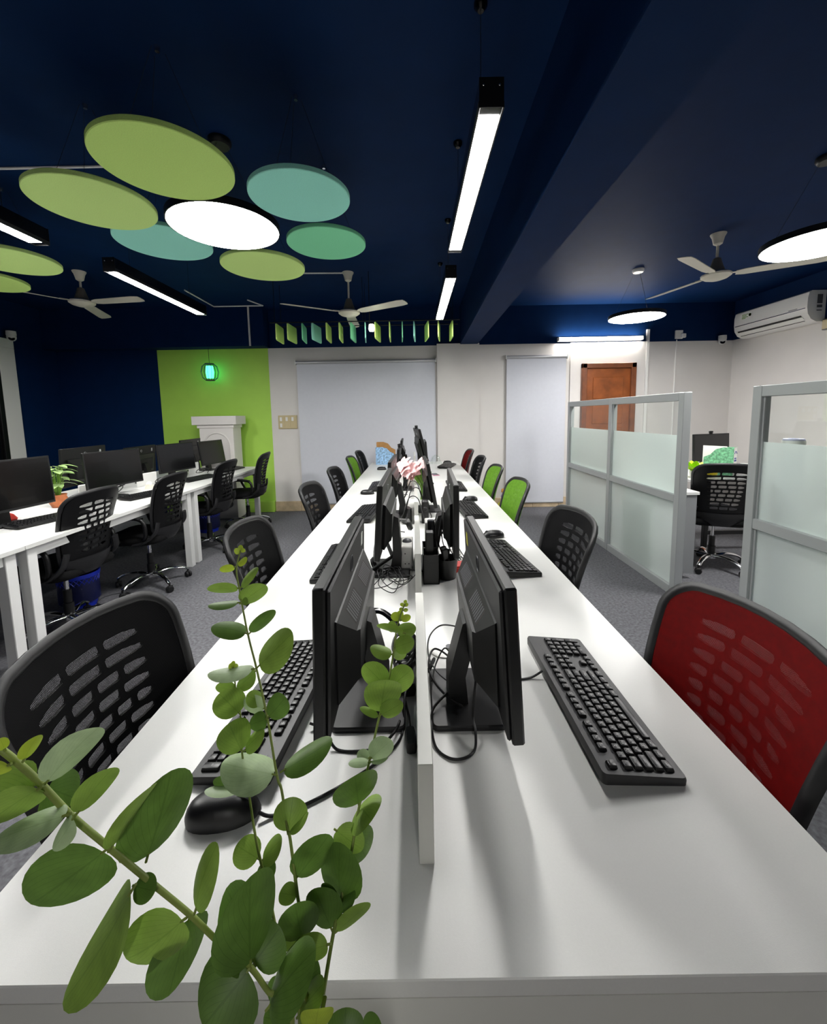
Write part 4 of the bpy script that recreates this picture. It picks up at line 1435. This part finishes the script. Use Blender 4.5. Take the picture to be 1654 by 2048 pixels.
# organiser on the right of the second divider
t = thing('desk_organiser', 'black mesh organiser with adapters right of the second divider', 'organiser', (.062, 1.62, T))
for a, c, d, e in ((-.032, -.029, -.09, .09), (.029, .032, -.09, .09), (-.032, .032, -.09, -.087), (-.032, .032, .087, .09), (-.032, .032, -.002, .001)):
    MB().box(a, c, d, e, 0, .12).build('wall', m_black, t)
MB().box(-.032, .032, -.09, .09, 0, .003).build('bottom', m_black, t)
GO = 'items standing in the black organiser'
for k, (xx, yy, wz, hz_, m_, nm, tilt) in enumerate(((-.004, -.04, .034, .20, m_black, 'tall black adapter standing upright in the organiser', .05),
                                                    (.006, .04, .030, .22, m_blackg, 'glossy black box standing at the back of the organiser', -.05))):
    o = thing('power_adapter', nm, 'adapter', (.062 + xx, 1.62 + yy, T + .004), 0, GO)
    Mx = Matrix.Rotation(tilt, 4, 'X')
    MB().box(-wz / 2, wz / 2, -.02, .02, 0, hz_, .004, Mx).build('casing', m_, o)
    MB().box(-wz / 2 + .006, wz / 2 - .006, -.0205, -.0198, .03, hz_ * .5, 0, Mx).build('label_sticker', m_paper if k == 0 else m_mgrey, o)
o = thing('battery_can', 'small grey cylinder at the front of the black organiser', 'bottle', (.044, 1.555, T + .004), 0, GO)
MB().lathe([(0, 0), (.011, 0), (.011, .085), (.008, .092), (0, .093)], 16).build('can', m_mgrey, o)
MB().lathe([(.0112, .02), (.0112, .05)], 16, caps=False).build('label_band', m_paper, o)
t = thing('mesh_bucket', 'black cup of chargers leaning beside the organiser', 'cup', (.128, 1.60, T))
MB().lathe([(0, 0), (.038, 0), (.047, .085), (.045, .085), (.036, .004), (0, .004)], 24).build('cup_body', m_black, t)
for k, (xx, yy, dx_, dy_) in enumerate(((-.01, 0, -.02, -.03), (.014, .01, .03, -.02), (0, -.014, .05, .03))):
    o = thing('charger', '%s black charger sticking out of the cup of chargers' % bl[k], 'charger', (.128 + xx, 1.60 + yy, T + .012), .3 * k, 'chargers in the cup')
    Mx = Matrix.Rotation(.25, 4, (dy_, -dx_, 0))
    MB().box(-.012, .012, -.009, .009, 0, .105 + .012 * k, .003, Mx).build('charger_body', m_black, o)
    if k == 1:
        MB().box(-.0085, .0085, -.0098, -.0088, .05, .09, 0, Mx).build('label_sticker', m_paper, o)
t = thing('red_box', 'small red box under the charger cables', 'box', (.178, 1.655, T), .15)
m_red = mat('red_box', 'c2332a', .5)
MB().box(-.035, .035, -.035, .035, 0, .03, .004).build('tray', m_red, t)
MB().box(-.032, .032, -.032, .032, .0302, .036, .004).build('lid', m_red, t)
t = thing('white_charger_box', 'white charger box with screen behind the organiser', 'box', (.075, 1.80, T))
MB().box(-.03, .03, -.04, .04, 0, .19, .004).build('casing', m_plastic, t)
MB().box(-.022, .022, -.0415, -.0395, .13, .18, .001).build('display', m_mgrey, t)
for k in range(5):
    x0, y0 = .06 + .02 * k, 1.72 + .03 * k
    cable('%s black cable sprouting above the organiser' % bl[k], [(x0, y0 - .1, T + .15), (x0 + .02, y0 - .04, T + .22 + .01 * k), (x0 + .06 - .02 * k, y0 + .04, T + .17), (x0 + .05, y0 + .10, T + .07), (x0 + .07, y0 + .02, T + .03), (x0 + .09, y0 - .10, ZC_ + .01), (x0 + .04, y0 - .02, T + .05), (x0 + .02, y0 + .06, T + .12)], .0024, None, 6)
for k in range(2):
    cable('%s white coiled cable on the desk right of the organiser' % ('nearer', 'farther')[k], [(.19 + .025 * math.cos(j * .9), 1.74 + .07 * k + .004 * j + .03 * math.sin(j * .9), ZC_ + .002 * j) for j in range(14)], .0022, m_plastic, 5)
# clutter in the third / fourth bays
for k in range(6):
    y0 = 2.15 + .27 * k
    s_ = -1 if k % 2 else 1
    cable('%s black cable straggling over the far dividers' % bl[k], [(s_ * .10, y0, ZC_), (s_ * .05, y0 + .06, T + .10), (s_ * .02, y0 + .12, T + .19), (-s_ * .03, y0 + .16, T + .19), (-s_ * .07, y0 + .20, T + .08), (-s_ * .11, y0 + .16, ZC_), (-s_ * .06, y0 + .06, ZC_ + .01)], .003, None, 6)
t = thing('telephone_handset', 'black handset hung over the left of the third divider', 'handset', (-.055, 2.46, T), .3)
loft_rr(b := MB(), [(.05, .10, .02, 0, 0, 0), (.056, .11, .02, .02, 0, 0), (.04, .09, .02, .05, .01, .0), (.03, .08, .012, .09, .02, .02)], 3)
b.build('handset_body', m_black, t)
t = thing('desk_speaker', 'small black upright speaker right of the third divider', 'speaker', (.065, 2.46, T))
loft_rr(b := MB(), [(.042, .06, .01, 0, 0, 0), (.046, .064, .012, .03, 0, 0), (.042, .058, .012, .135, 0, 0), (.03, .04, .01, .145, 0, 0)], 3)
b.build('speaker_body', m_black, t)
MB().lathe([(0, 0), (.016, 0), (.012, .004), (0, .002)], 16, M=Matrix.Translation((0, -.031, .09)) @ Matrix.Rotation(PI / 2, 4, 'X')).build('speaker_cone', m_dgrey, t)

# pink lily bouquet
t = thing('flower_vase', 'pink lilies in a glass vase beside the far divider', 'flowers', (.055, 3.10, T))
m_pink = mat('pink_petal', 'ecc0c0', .6, var=.3, scale=40)
m_stem = mat('green_stem', '6f9a2c', .5, var=.15, scale=40)
MB().lathe([(.030, .0), (.034, .004), (.030, .07), (.034, .14), (.038, .15)], 20).build('vase', m_clear, t)
for k in range(7):
    a = k * 2.4
    tip = Vector((-.10 + .055 * math.cos(a) + .01 * k, .02 * math.sin(a), .24 + .035 * math.sin(k * 1.7)))
    MB().tube(spline([(0.006 * math.cos(a), .006 * math.sin(a), .01), (.01 * math.cos(a), .01 * math.sin(a), .12), tip[:]], 5), .0035, 6).build('stem', m_stem, t)
    fl = None
    for p in range(6):
        ang = p * PI / 3 + k
        ax = Vector((-.5, -.35, .55)).normalized()
        s1 = ax.cross(Vector((0, 1, 0))).normalized()
        s2 = ax.cross(s1)
        d = (ax * .55 + (s1 * math.cos(ang) + s2 * math.sin(ang)) * .85).normalized()
        sd = d.cross(ax).normalized()
        b = MB()
        b.grid(lambda u, v: tip + d * (.105 * v) + sd * ((u - .5) * .050 * math.sin(PI * min(1, .1 + .9 * v))) + ax * (.01 - .045 * v * v), 4, 5)
        b.build('petal', m_pink, t)
for k in range(4):
    a = k * 1.6 + .4
    b = MB()
    d = Vector((math.cos(a) * .5, math.sin(a) * .3, .8)).normalized()
    sd = d.cross(Vector((0, 1, .2))).normalized()
    b.grid(lambda u, v: Vector((.01, 0, .10)) + d * (.15 * v) + sd * ((u - .5) * .03 * math.sin(PI * min(1, .05 + .95 * v))), 3, 5)
    b.build('leaf', m_stem, t)
file_box('blue patterned magazine file on the far end of the bench', -.40, 5.52, R90, .09, .245, .235, m_bpat, m_bpat, 'card files at the far end')
file_box('brown card magazine file behind the blue patterned one', -.39, 5.64, R90, .09, .26, .30, m_kraft, m_kraft, 'card files at the far end')
t = thing('pen_holder', 'orange pen holder with pens by the far divider', 'pen holder', (-.055, 4.20, T))
m_or = mat('orange_plastic', 'c98a35', .5)
MB().lathe([(0, 0), (.035, 0), (.037, .10), (.034, .10), (.032, .004), (0, .004)], 20).build('cup_body', m_or, t)
for k in range(5):
    a = k * 1.3
    o = thing('pen', '%s pen standing in the orange pen holder' % bl[k], 'pen', (-.055 + .012 * math.cos(a), 4.20 + .012 * math.sin(a), T + .008), 0, 'pens in the orange holder')
    MB().tube([(0, 0, 0), (.016 * math.cos(a), .016 * math.sin(a), .16)], .004, 6).build('barrel', (m_stem, m_black, m_or, m_mgrey, m_red)[k], o)
t = thing('smartphone', 'phone in a pink case on the far right of the bench', 'phone', (.235, 4.45, T), .2)
m_pk = mat('pink_case', 'c77a9a', .5)
MB().box(-.036, .036, -.073, .073, 0, .008, .003).build('case', m_pk, t)
MB().box(-.032, .032, -.068, .068, .0078, .0088).build('screen', m_screen, t)
t = thing('plastic_bag', 'crumpled clear plastic bag at the far end of the bench', 'bag', (.30, 5.45, T))
random.seed(3)
b = MB()
b.grid(lambda u, v: (.07 * math.cos(2 * PI * u) * math.cos(v * 1.5) * (1 + .25 * math.sin(u * 40 + v * 9)), .05 * math.sin(2 * PI * u) * math.cos(v * 1.5) * (1 + .25 * math.cos(u * 31)), .12 * math.sin(v * 1.5) * (1 + .1 * math.sin(u * 25))), 24, 8)
b.build('bag', m_clear, t, 0)
t = thing('toy_plush', 'yellow and lilac soft toy on the floor beyond green chairs', 'soft toy', (1.30, 5.55, 0))
m_ylp = mat('yellow_plush', 'd6d34a', .9, var=.2, scale=60)
m_lip = mat('lilac_plush', 'b9a9c4', .9, var=.2, scale=60)
MB().lathe([(0, 0), (.10, .01), (.14, .08), (.12, .16), (.05, .21), (0, .215)], 20).build('body', m_ylp, t, 70)
MB().lathe([(0, .20), (.06, .205), (.085, .26), (.06, .32), (0, .335)], 18).build('head', m_lip, t, 70)
for sx in (-1, 1):
    MB().lathe([(0, 0), (.025, .01), (.02, .05), (0, .06)], 10, (sx * .055, 0, .315)).build('ear', m_or, t, 70)

# ------------------------------------------------------------------ left-hand bench things
def white_divider(label, x, y, rz, w_=.20, h_=.12):
    t = thing('desk_screen', label, 'screen', (x, y, T), rz, 'small white screens on the left-hand bench')
    MB().box(-w_ / 2, w_ / 2, -.009, .009, 0, h_, .006).build('panel', m_white, t)
    MB().box(-.05, .05, -.03, .03, 0, .004).build('foot', m_steel, t)


def leafy(label, x, y, z0, pot_m, leaf_m, n, R, hgt, pot=True, seed=1, cat='plant', base_r=.045):
    random.seed(seed)
    t = thing('potted_plant', label, cat, (x, y, z0))
    MB().lathe([(0, 0), (base_r * .7, 0), (base_r, .04), (base_r * 1.02, .06), (base_r * .85, .085), (base_r * .95, .10), (base_r * .85, .10), (base_r * .75, .085), (0, .08)], 24).build('pot', pot_m, t, 60)
    for k in range(n):
        a = k * 2.4 + random.uniform(-.3, .3)
        el = random.uniform(.15, 1.2)
        hh = .09 + hgt * random.uniform(.35, .95)
        st = Vector((0.012 * math.cos(a), .012 * math.sin(a), .085))
        p0 = Vector((R * .35 * math.cos(a) * math.cos(el), R * .35 * math.sin(a) * math.cos(el), hh))
        d = Vector((math.cos(a) * math.cos(el * .5), math.sin(a) * math.cos(el * .5), .35 * math.sin(el) - .1)).normalized()
        sd = d.cross(Vector((0, 0, 1))).normalized()
        nm = sd.cross(d)
        L = R * random.uniform(.55, .95)
        MB().tube(spline([st[:], (st * .5 + p0 * .5 + Vector((0, 0, .01)))[:], p0[:]], 3), .002, 5).build('stem', m_stem, t)
        b = MB()
        b.grid(lambda u, v: p0 + d * (L * v) + sd * ((u - .5) * L * .55 * math.sin(PI * min(1, .04 + .96 * v)) ** .85) + nm * (-.35 * L * v * v + .10 * L * abs(u - .5)), 4, 6)
        b.build('leaf', leaf_m, t)
    return t


m_leafv = mat('variegated_leaf', '8aa468', .45, var=.5, scale=25)
m_leafw = mat('white_green_leaf', 'cfdcb0', .5, var=.35, scale=25)
leafy('green variegated plant in a terracotta pot on the left-hand bench', -2.80, 3.10, T, m_terra, m_leafv, 34, .13, .25, seed=4, base_r=.06)
leafy('pale white-green plant in a glass vase on the left-hand bench', -3.12, 4.52, T, m_clear, m_leafw, 24, .13, .26, seed=8, base_r=.05)
white_divider('white desk screen behind the second left-hand monitor', -2.80, 3.50, R90 - .2, .34, .13)
white_divider('white desk screen with cables before the third left-hand monitor', -2.74, 4.06, R90 - .2, .24, .13)
white_divider('white desk screen beside the small monitor near the pedestal', -2.70, 4.87, R90 - .2, .16, .14)
for k, (x, y) in enumerate(((-2.76, 3.62), (-2.60, 4.12), (-2.55, 4.80))):
    cable('black cable loops on the left-hand bench, %s from the viewer' % bl[k], [(x + .05 * math.cos(j), y + .10 * math.sin(j * 1.1), T + .02 + .05 * abs(math.sin(j * .7))) for j in range(9)], .004, None, 6, group='loose cables on the left-hand bench')
t = thing('curled_paper', 'curled white paper sheet behind the second left-hand monitor', 'paper', (-2.72, 3.60, T))
MB().grid(lambda u, v: (-.10 + .20 * u, .06 * math.sin(u * 2.4) - .10 * v, .10 + .17 * v + .03 * math.sin(u * 3)), 8, 8).build('paper', m_paper, t)
MB().tube([(0, 0, 0), (0, -.05, .17)], .004, 6).build('clip_stand', m_steel, t)
t = thing('tape_dispenser', 'cream tape dispenser on the left-hand bench', 'dispenser', (-2.56, 3.86, T), .4)
MB().prism([(-.06, 0), (.06, 0), (.05, .025), (.01, .03), (-.02, .05), (-.05, .045)], lambda a, c: (a, -.018, c), lambda a, c: (a, .018, c)).build('body', m_cream, t)
MB().lathe([(.012, -.009), (.024, -.009), (.024, .009), (.012, .009)], 18, M=Matrix.Translation((-.022, 0, .052)) @ Matrix.Rotation(PI / 2, 4, 'X')).build('tape_roll', m_paper, t)
t = thing('red_item', 'small red pouch at the left edge beside the keyboard', 'pouch', (-2.74, 2.63, T))
loft_rr(b := MB(), [(.06, .10, .02, 0, 0, 0), (.075, .115, .025, .02, 0, 0), (.05, .08, .02, .05, 0, 0), (.02, .05, .008, .06, 0, 0)], 3)
b.build('pouch_body', m_red, t)
MB().tube([(-.02, 0, .058), (.02, 0, .058)], .003, 6).build('zip_pull', m_chrome, t)


def bin_(label, x, y):
    t = thing('waste_bin', label, 'bin', (x, y, 0), 0, 'blue plastic waste bins')
    N, rows, h_ = 26, 9, .27
    def pt(a, z, d=0.0):
        r_ = .105 + .03 * z / h_ + d
        return (r_ * math.cos(a), r_ * math.sin(a), z)
    b = MB()
    b.lathe([(0, .0), (.105, .0), (.108, .05), (.106, .05), (.10, .004), (0, .004)], N)
    b.lathe([(.133, h_ - .03), (.137, h_ - .03), (.140, h_), (.134, h_), (.132, h_ - .03)], N)
    zz0, zz1 = .05, h_ - .03
    for r in range(rows):
        za, zb = zz0 + (zz1 - zz0) * r / rows, zz0 + (zz1 - zz0) * (r + 1) / rows
        for k in range(N):
            a = 2 * PI * (k + .5 * (r % 2)) / N
            da = 2 * PI / N / 2
            b.tube([pt(a, za), pt(a + da, zb)], .0028, 4)
            b.tube([pt(a, za), pt(a - da, zb)], .0028, 4)
    b.build('lattice_body', m_blue, t)
    MB().lathe([(.129, .05), (.129, h_ - .03)], N, caps=False).build('liner', mat('bin_liner', '0a1348', .4), t)
    return t


bin_('blue lattice waste bin under the left-hand bench near the viewer', -2.60, 2.97)
bin_('blue lattice waste bin far under the left-hand bench', -2.62, 4.98)
t = thing('floor_cable', 'grey cable coil on the carpet under the left-hand bench', 'cable', (-2.45, 3.05, 0))
MB().tube(spline([(.16 * math.cos(j * .7) + .02 * j, .12 * math.sin(j * .7), .006) for j in range(10)], 5), .006, 6).build('cord', m_mgrey, t)

# ------------------------------------------------------------------ eucalyptus in a tall planter before the desk
def leaf_mat(name, c1, c2):
    m = mat(name, c1, 0.42, var=.18, scale=60, spec=.4)
    nt = m.node_tree
    b = nt.nodes['Principled BSDF']
    src = b.inputs['Base Color'].links[0].from_socket
    uv = nt.nodes.new('ShaderNodeUVMap')
    sp = nt.nodes.new('ShaderNodeSeparateXYZ')
    nt.links.new(uv.outputs[0], sp.inputs[0])
    # midrib and side veins drawn from the leaf's own coordinates
    a = nt.nodes.new('ShaderNodeMath'); a.operation = 'ABSOLUTE'
    nt.links.new(sp.outputs[0], a.inputs[0])
    k = nt.nodes.new('ShaderNodeMath'); k.operation = 'MULTIPLY_ADD'; k.inputs[1].default_value = -.75; k.inputs[2].default_value = 0
    nt.links.new(a.outputs[0], k.inputs[0])
    s2 = nt.nodes.new('ShaderNodeMath'); s2.operation = 'ADD'
    nt.links.new(sp.outputs[1], s2.inputs[0]); nt.links.new(k.outputs[0], s2.inputs[1])
    fr = nt.nodes.new('ShaderNodeMath'); fr.operation = 'MULTIPLY'; fr.inputs[1].default_value = 8
    nt.links.new(s2.outputs[0], fr.inputs[0])
    fc = nt.nodes.new('ShaderNodeMath'); fc.operation = 'FRACT'
    nt.links.new(fr.outputs[0], fc.inputs[0])
    lt = nt.nodes.new('ShaderNodeMath'); lt.operation = 'LESS_THAN'; lt.inputs[1].default_value = .10
    nt.links.new(fc.outputs[0], lt.inputs[0])
    md = nt.nodes.new('ShaderNodeMath'); md.operation = 'LESS_THAN'; md.inputs[1].default_value = .035
    nt.links.new(a.outputs[0], md.inputs[0])
    mxm = nt.nodes.new('ShaderNodeMath'); mxm.operation = 'MAXIMUM'
    nt.links.new(lt.outputs[0], mxm.inputs[0]); nt.links.new(md.outputs[0], mxm.inputs[1])
    sc = nt.nodes.new('ShaderNodeMath'); sc.operation = 'MULTIPLY'; sc.inputs[1].default_value = .35
    nt.links.new(mxm.outputs[0], sc.inputs[0])
    mx = nt.nodes.new('ShaderNodeMix'); mx.data_type = 'RGBA'
    nt.links.new(sc.outputs[0], mx.inputs[0])
    nt.links.new(src, mx.inputs[6])
    mx.inputs[7].default_value = (*hexc(c2), 1)
    nt.links.new(mx.outputs[2], b.inputs['Base Color'])
    # a little light passes through the blade
    out = nt.nodes['Material Output']
    tr = nt.nodes.new('ShaderNodeBsdfTranslucent')
    nt.links.new(mx.outputs[2], tr.inputs[0])
    ms = nt.nodes.new('ShaderNodeMixShader'); ms.inputs[0].default_value = .22
    nt.links.new(b.outputs[0], ms.inputs[1]); nt.links.new(tr.outputs[0], ms.inputs[2])
    nt.links.new(ms.outputs[0], out.inputs[0])
    return m


LM = {'d': leaf_mat('leaf_deep', '64863a', '405f22'), 'm': leaf_mat('leaf_mid', '8eae4c', '62852f'), 'p': leaf_mat('leaf_pale', 'b0c698', '8aa470'),
      'y': leaf_mat('leaf_young', 'b3c942', '8da02a')}
m_estem = mat('eucalyptus_stem', '8a9a4a', .5, var=.2, scale=60)
PB = Vector((-.115, .225, 0))
et = thing('eucalyptus', 'green eucalyptus stems in the left foreground', 'plant', PB)
pm = MB().lathe([(0, 0), (.075, 0), (.08, .01), (.095, .55), (.10, .80), (.10, .82), (.092, .82), (.088, .78), (0, .78)], 32)
pt_ = thing('planter', 'tall white planter below the eucalyptus, outside the frame', 'planter', PB)
pm.build('pot', m_plastic, pt_)
MB().lathe([(0, .781), (.086, .781), (.07, .79), (0, .795)], 24).build('soil', mat('soil', '3a2c20', .95, var=.3, scale=60), pt_)


def z3(x, y): return (x * .4958, 1380 + y * .4958)
def z1(x, y): return (360 + x * .387, 1000 + y * .387)
def z5(x, y): return (600 + x * .2902, 1180 + y * .2902)


def stem(pts, r0, r1):
    """pts: (pixel, depth) from the foot up"""
    P = [PB + Vector((0, 0, .788)) + Vector((random.uniform(-.012, .012), random.uniform(-.012, .012), 0))] + [at(p[0], p[1], d) for p, d in pts]
    sp_ = spline(P, 6)
    n = len(sp_)
    o = MB().tube([p - PB for p in sp_], [r0 + (r1 - r0) * i / (n - 1) for i in range(n)], 7).build('stem', m_estem, et, 60)
    return o


random.seed(5)
stem([(z3(1180, 1330), .285), (z3(1085, 1220), .285), (z3(1010, 1120), .285), (z3(880, 1015), .280), (z3(765, 905), .275), (z3(595, 765), .270), (z3(445, 640), .265), (z3(285, 505), .260), (z3(150, 365), .255), (z3(30, 260), .25), (z3(-60, 200), .25)], .0016, .0021)
stem([(z3(1240, 1330), .30), (z3(1190, 1200), .31), (z3(1150, 1090), .32), (z3(1220, 980), .335), (z3(1200, 830), .35), (z3(1170, 600), .365), (z1(555, 1700), .37), (z1(525, 1500), .385), (z1(500, 1420), .39), (z1(450, 1120), .405), (z1(395, 870), .42), (z1(350, 690), .43), (z1(310, 480), .44), (z1(292, 360), .445), (z1(312, 265), .45)], .0018, .0008)
stem([(z3(1210, 1330), .30), (z3(1130, 1050), .33), (z3(1090, 850), .35), (z1(415, 1860), .365), (z1(385, 1710), .375), (z1(350, 1480), .39), (z1(320, 1300), .40), (z1(312, 1110), .41), (z1(290, 990), .42), (z1(275, 870), .425)], .0016, .0007)
stem([(z3(1290, 1330), .30), (z3(1300, 1250), .31), (z3(1345, 980), .34), (z3(1385, 800), .36), (z5(350, 1830), .365), (z5(400, 1530), .38), (z5(480, 1170), .40), (z5(545, 880), .415), (z5(600, 670), .425), (z5(645, 430), .44), (z5(665, 270), .45), (z5(695, 170), .455), (z5(722, 95), .46)], .0018, .0008)


def leaf(b, tpx, w_, d, col, z=z3, sc=None, fold=None):
    """leaf blade from base to tip pixel; apparent width decides how far it is turned or tipped"""
    k = {z3: .4958, z1: .387, z5: .2902}[z]
    p0 = at(*z(*b), d)
    p1 = at(*z(*tpx), d)
    app_l = (p1 - p0).length
    app_w = w_ * k / FPX * d
    view = (p0 - CAM).normalized()
    ratio = .78
    sg = random.choice((-1, 1))
    if app_w > ratio * app_l:                   # wide: tipped along its length
        L = app_w / ratio
        dz_ = math.sqrt(max(0, L * L - app_l * app_l))
        p1 = p1 + view * (dz_ * (1 if random.random() < .35 else -1) * .8)
        W = app_w
        roll = random.uniform(-.25, .25)
    else:
        W = min(ratio * app_l, max(app_w * 1.25, ratio * app_l * .55))
        roll = math.acos(max(.15, min(1, app_w / W))) * sg
    ax = (p1 - p0)
    L = ax.length
    ax.normalize()
    side = ax.cross(view).normalized()
    nrm = side.cross(ax).normalized()
    s2 = side * math.cos(roll) + nrm * math.sin(roll)
    n2 = s2.cross(ax)
    cup = random.uniform(.05, .13)
    arch = random.uniform(-.12, .12)
    m = MB()

    def f(u, v):
        vv = .5 - .5 * math.cos(PI * v)
        hw = max(0, 1 - abs(2 * vv ** .90 - 1) ** 2.2) ** .56 * W / 2 if 0 < vv < 1 else (.0006 if vv == 0 else .0)
        x_ = (u - .5) * 2
        return p0 - PB + ax * (L * (.06 + .94 * vv) - abs(x_) * hw * .10 * (1 - vv)) + s2 * (x_ * hw) + n2 * (cup * W * (x_ * hw * 2 / W) ** 2 + arch * L * vv * (1 - vv) * 2 - .02 * (1 - abs(x_)) * hw)
    m.grid(f, 8, 12, lambda u, v: ((u - .5) * 2, v))
    o = m.build('leaf', LM[col], et, 80)
    q = [p0 - PB - ax * .001, p0 - PB + ax * L * .09]
    MB().tube([q[0], q[1]], .0009, 5).build('leaf_stalk', m_estem, o)
    return o


A = [((175, 385), (400, 150), 120, .255, 'p'), ((95, 285), (155, 182), 55, .25, 'y'), ((20, 240), (0, 195), 40, .248, 'y'), ((40, 300), (-60, 345), 60, .247, 'y'), ((170, 390), (-60, 545), 125, .252, 'm'), ((280, 500), (-30, 610), 110, .25, 'p'),
     ((185, 395), (310, 440), 165, .272, 'd'), ((150, 380), (-40, 420), 190, .272, 'm'), ((305, 505), (462, 312), 95, .257, 'm'), ((300, 510), (212, 645), 70, .255, 'p'),
     ((435, 640), (125, 865), 235, .272, 'd'), ((590, 690), (690, 325), 225, .285, 'd'), ((440, 648), (620, 380), 55, .262, 'm'), ((545, 788), (252, 1265), 150, .262, 'm'), ((540, 790), (625, 810), 90, .27, 'd'),
     ((750, 920), (508, 1085), 175, .274, 'm'), ((785, 900), (878, 618), 90, .270, 'm'), ((768, 905), (680, 1235), 180, .285, 'd'),
     ((1010, 1120), (1010, 752), 240, .283, 'd'), ((1030, 1110), (912, 800), 170, .292, 'd'), ((1020, 1110), (1135, 950), 185, .292, 'd'), ((1010, 1120), (830, 1345), 275, .283, 'd'),
     ((1075, 1290), (1275, 1045), 160, .282, 'd'), ((1330, 1025), (1180, 1062), 80, .31, 'm'), ((1090, 1270), (1150, 1175), 110, .30, 'd'), ((1180, 1340), (1060, 1320), 120, .30, 'd'),
     ((1270, 1380), (1285, 1288), 130, .29, 'y'), ((1390, 1420), (1395, 1275), 150, .30, 'd'), ((1480, 1400), (1530, 1320), 100, .30, 'd'), ((1200, 1320), (1310, 1180), 90, .30, 'm'),
     ((1220, 1010), (1190, 868), 158, .335, 'd'), ((1190, 765), (1328, 582), 115, .36, 'd'), ((1200, 832), (1128, 820), 70, .35, 'm'), ((1225, 1020), (1140, 960), 90, .34, 'm'),
     ((1375, 860), (1372, 615), 165, .36, 'd'), ((1340, 970), (1268, 800), 120, .345, 'd'), ((1350, 980), (1492, 858), 48, .345, 'm'), ((1370, 880), (1435, 820), 50, .352, 'd'), ((1360, 870), (1300, 780), 40, .35, 'd'),
     ((1045, 682), (955, 628), 105, .375, 'm'), ((1055, 690), (1138, 600), 70, .37, 'm'), ((1058, 690), (1095, 765), 70, .37, 'd'), ((1160, 1130), (1240, 1040), 80, .33, 'm'), ((1190, 1210), (1290, 1120), 110, .315, 'd')]
for a in A:
    leaf(*a)
for a in [((285, 345), (205, 365), 40, .445, 'y'), ((297, 338), (347, 298), 32, .445, 'y'), ((305, 280), (285, 250), 28, .45, 'y'), ((312, 268), (335, 255), 26, .45, 'y'), ((312, 262), (314, 232), 26, .45, 'y'),
          ((308, 455), (140, 462), 52, .44, 'm'), ((312, 455), (405, 350), 42, .44, 'm'), ((310, 530), (145, 545), 42, .437, 'd'), ((312, 535), (445, 440), 95, .44, 'm'), ((320, 535), (350, 515), 40, .436, 'm'),
          ((350, 690), (163, 655), 88, .43, 'd'), ((358, 690), (490, 568), 66, .432, 'd'), ((400, 865), (582, 685), 155, .42, 'm'), ((390, 872), (143, 900), 72, .416, 'p'), ((395, 880), (292, 970), 80, .425, 'm'),
          ((455, 1125), (545, 1020), 120, .405, 'd'), ((452, 1128), (357, 1165), 90, .402, 'd'), ((440, 1080), (325, 1040), 80, .412, 'p'), ((425, 1045), (345, 1010), 80, .416, 'm'),
          ((500, 1422), (216, 1360), 180, .388, 'p'), ((522, 1405), (788, 1240), 115, .39, 'd'), ((558, 1722), (585, 1528), 175, .37, 'm'), ((562, 1722), (664, 1618), 36, .368, 'm'),
          ((295, 990), (183, 968), 62, .42, 'm'), ((310, 1105), (205, 1005), 150, .41, 'm'), ((320, 1300), (255, 1160), 165, .40, 'm'), ((332, 1296), (437, 1193), 75, .40, 'm'),
          ((345, 1482), (127, 1502), 56, .388, 'p'), ((345, 1478), (170, 1455), 70, .395, 'd'), ((275, 880), (258, 845), 30, .425, 'y'), ((276, 870), (298, 848), 26, .425, 'y'), ((274, 866), (274, 832), 24, .425, 'y')]:
    leaf(*a, z=z1)
for a in [((722, 110), (690, 95), 26, .46, 'y'), ((722, 108), (746, 95), 26, .46, 'y'), ((724, 95), (728, 68), 24, .46, 'y'), ((712, 140), (684, 128), 30, .458, 'y'), ((712, 140), (745, 136), 26, .458, 'y'),
          ((690, 205), (632, 165), 62, .455, 'y'), ((690, 205), (690, 140), 50, .457, 'y'), ((695, 210), (762, 178), 50, .454, 'y'),
          ((665, 285), (800, 262), 100, .45, 'm'), ((660, 280), (612, 225), 70, .455, 'm'), ((725, 298), (528, 244), 48, .445, 'm'), ((650, 400), (785, 350), 118, .442, 'm'), ((640, 445), (484, 395), 88, .438, 'm'), ((640, 450), (735, 430), 78, .438, 'm'),
          ((595, 672), (440, 512), 155, .424, 'm'), ((610, 682), (772, 545), 165, .43, 'm'), ((555, 850), (590, 632), 255, .418, 'm'), ((545, 872), (412, 812), 52, .412, 'm'), ((552, 862), (706, 772), 110, .412, 'm'),
          ((482, 1165), (632, 1035), 140, .40, 'p'), ((478, 1160), (392, 1125), 80, .402, 'p'), ((480, 1190), (333, 1196), 58, .397, 'p'), ((482, 1185), (606, 1158), 26, .397, 'p'),
          ((405, 1482), (380, 1295), 315, .383, 'd'), ((408, 1485), (490, 1582), 260, .388, 'm'), ((372, 1680), (455, 1850), 245, .378, 'd'), ((240, 1650), (432, 1790), 155, .370, 'm')]:
    leaf(*a, z=z5)
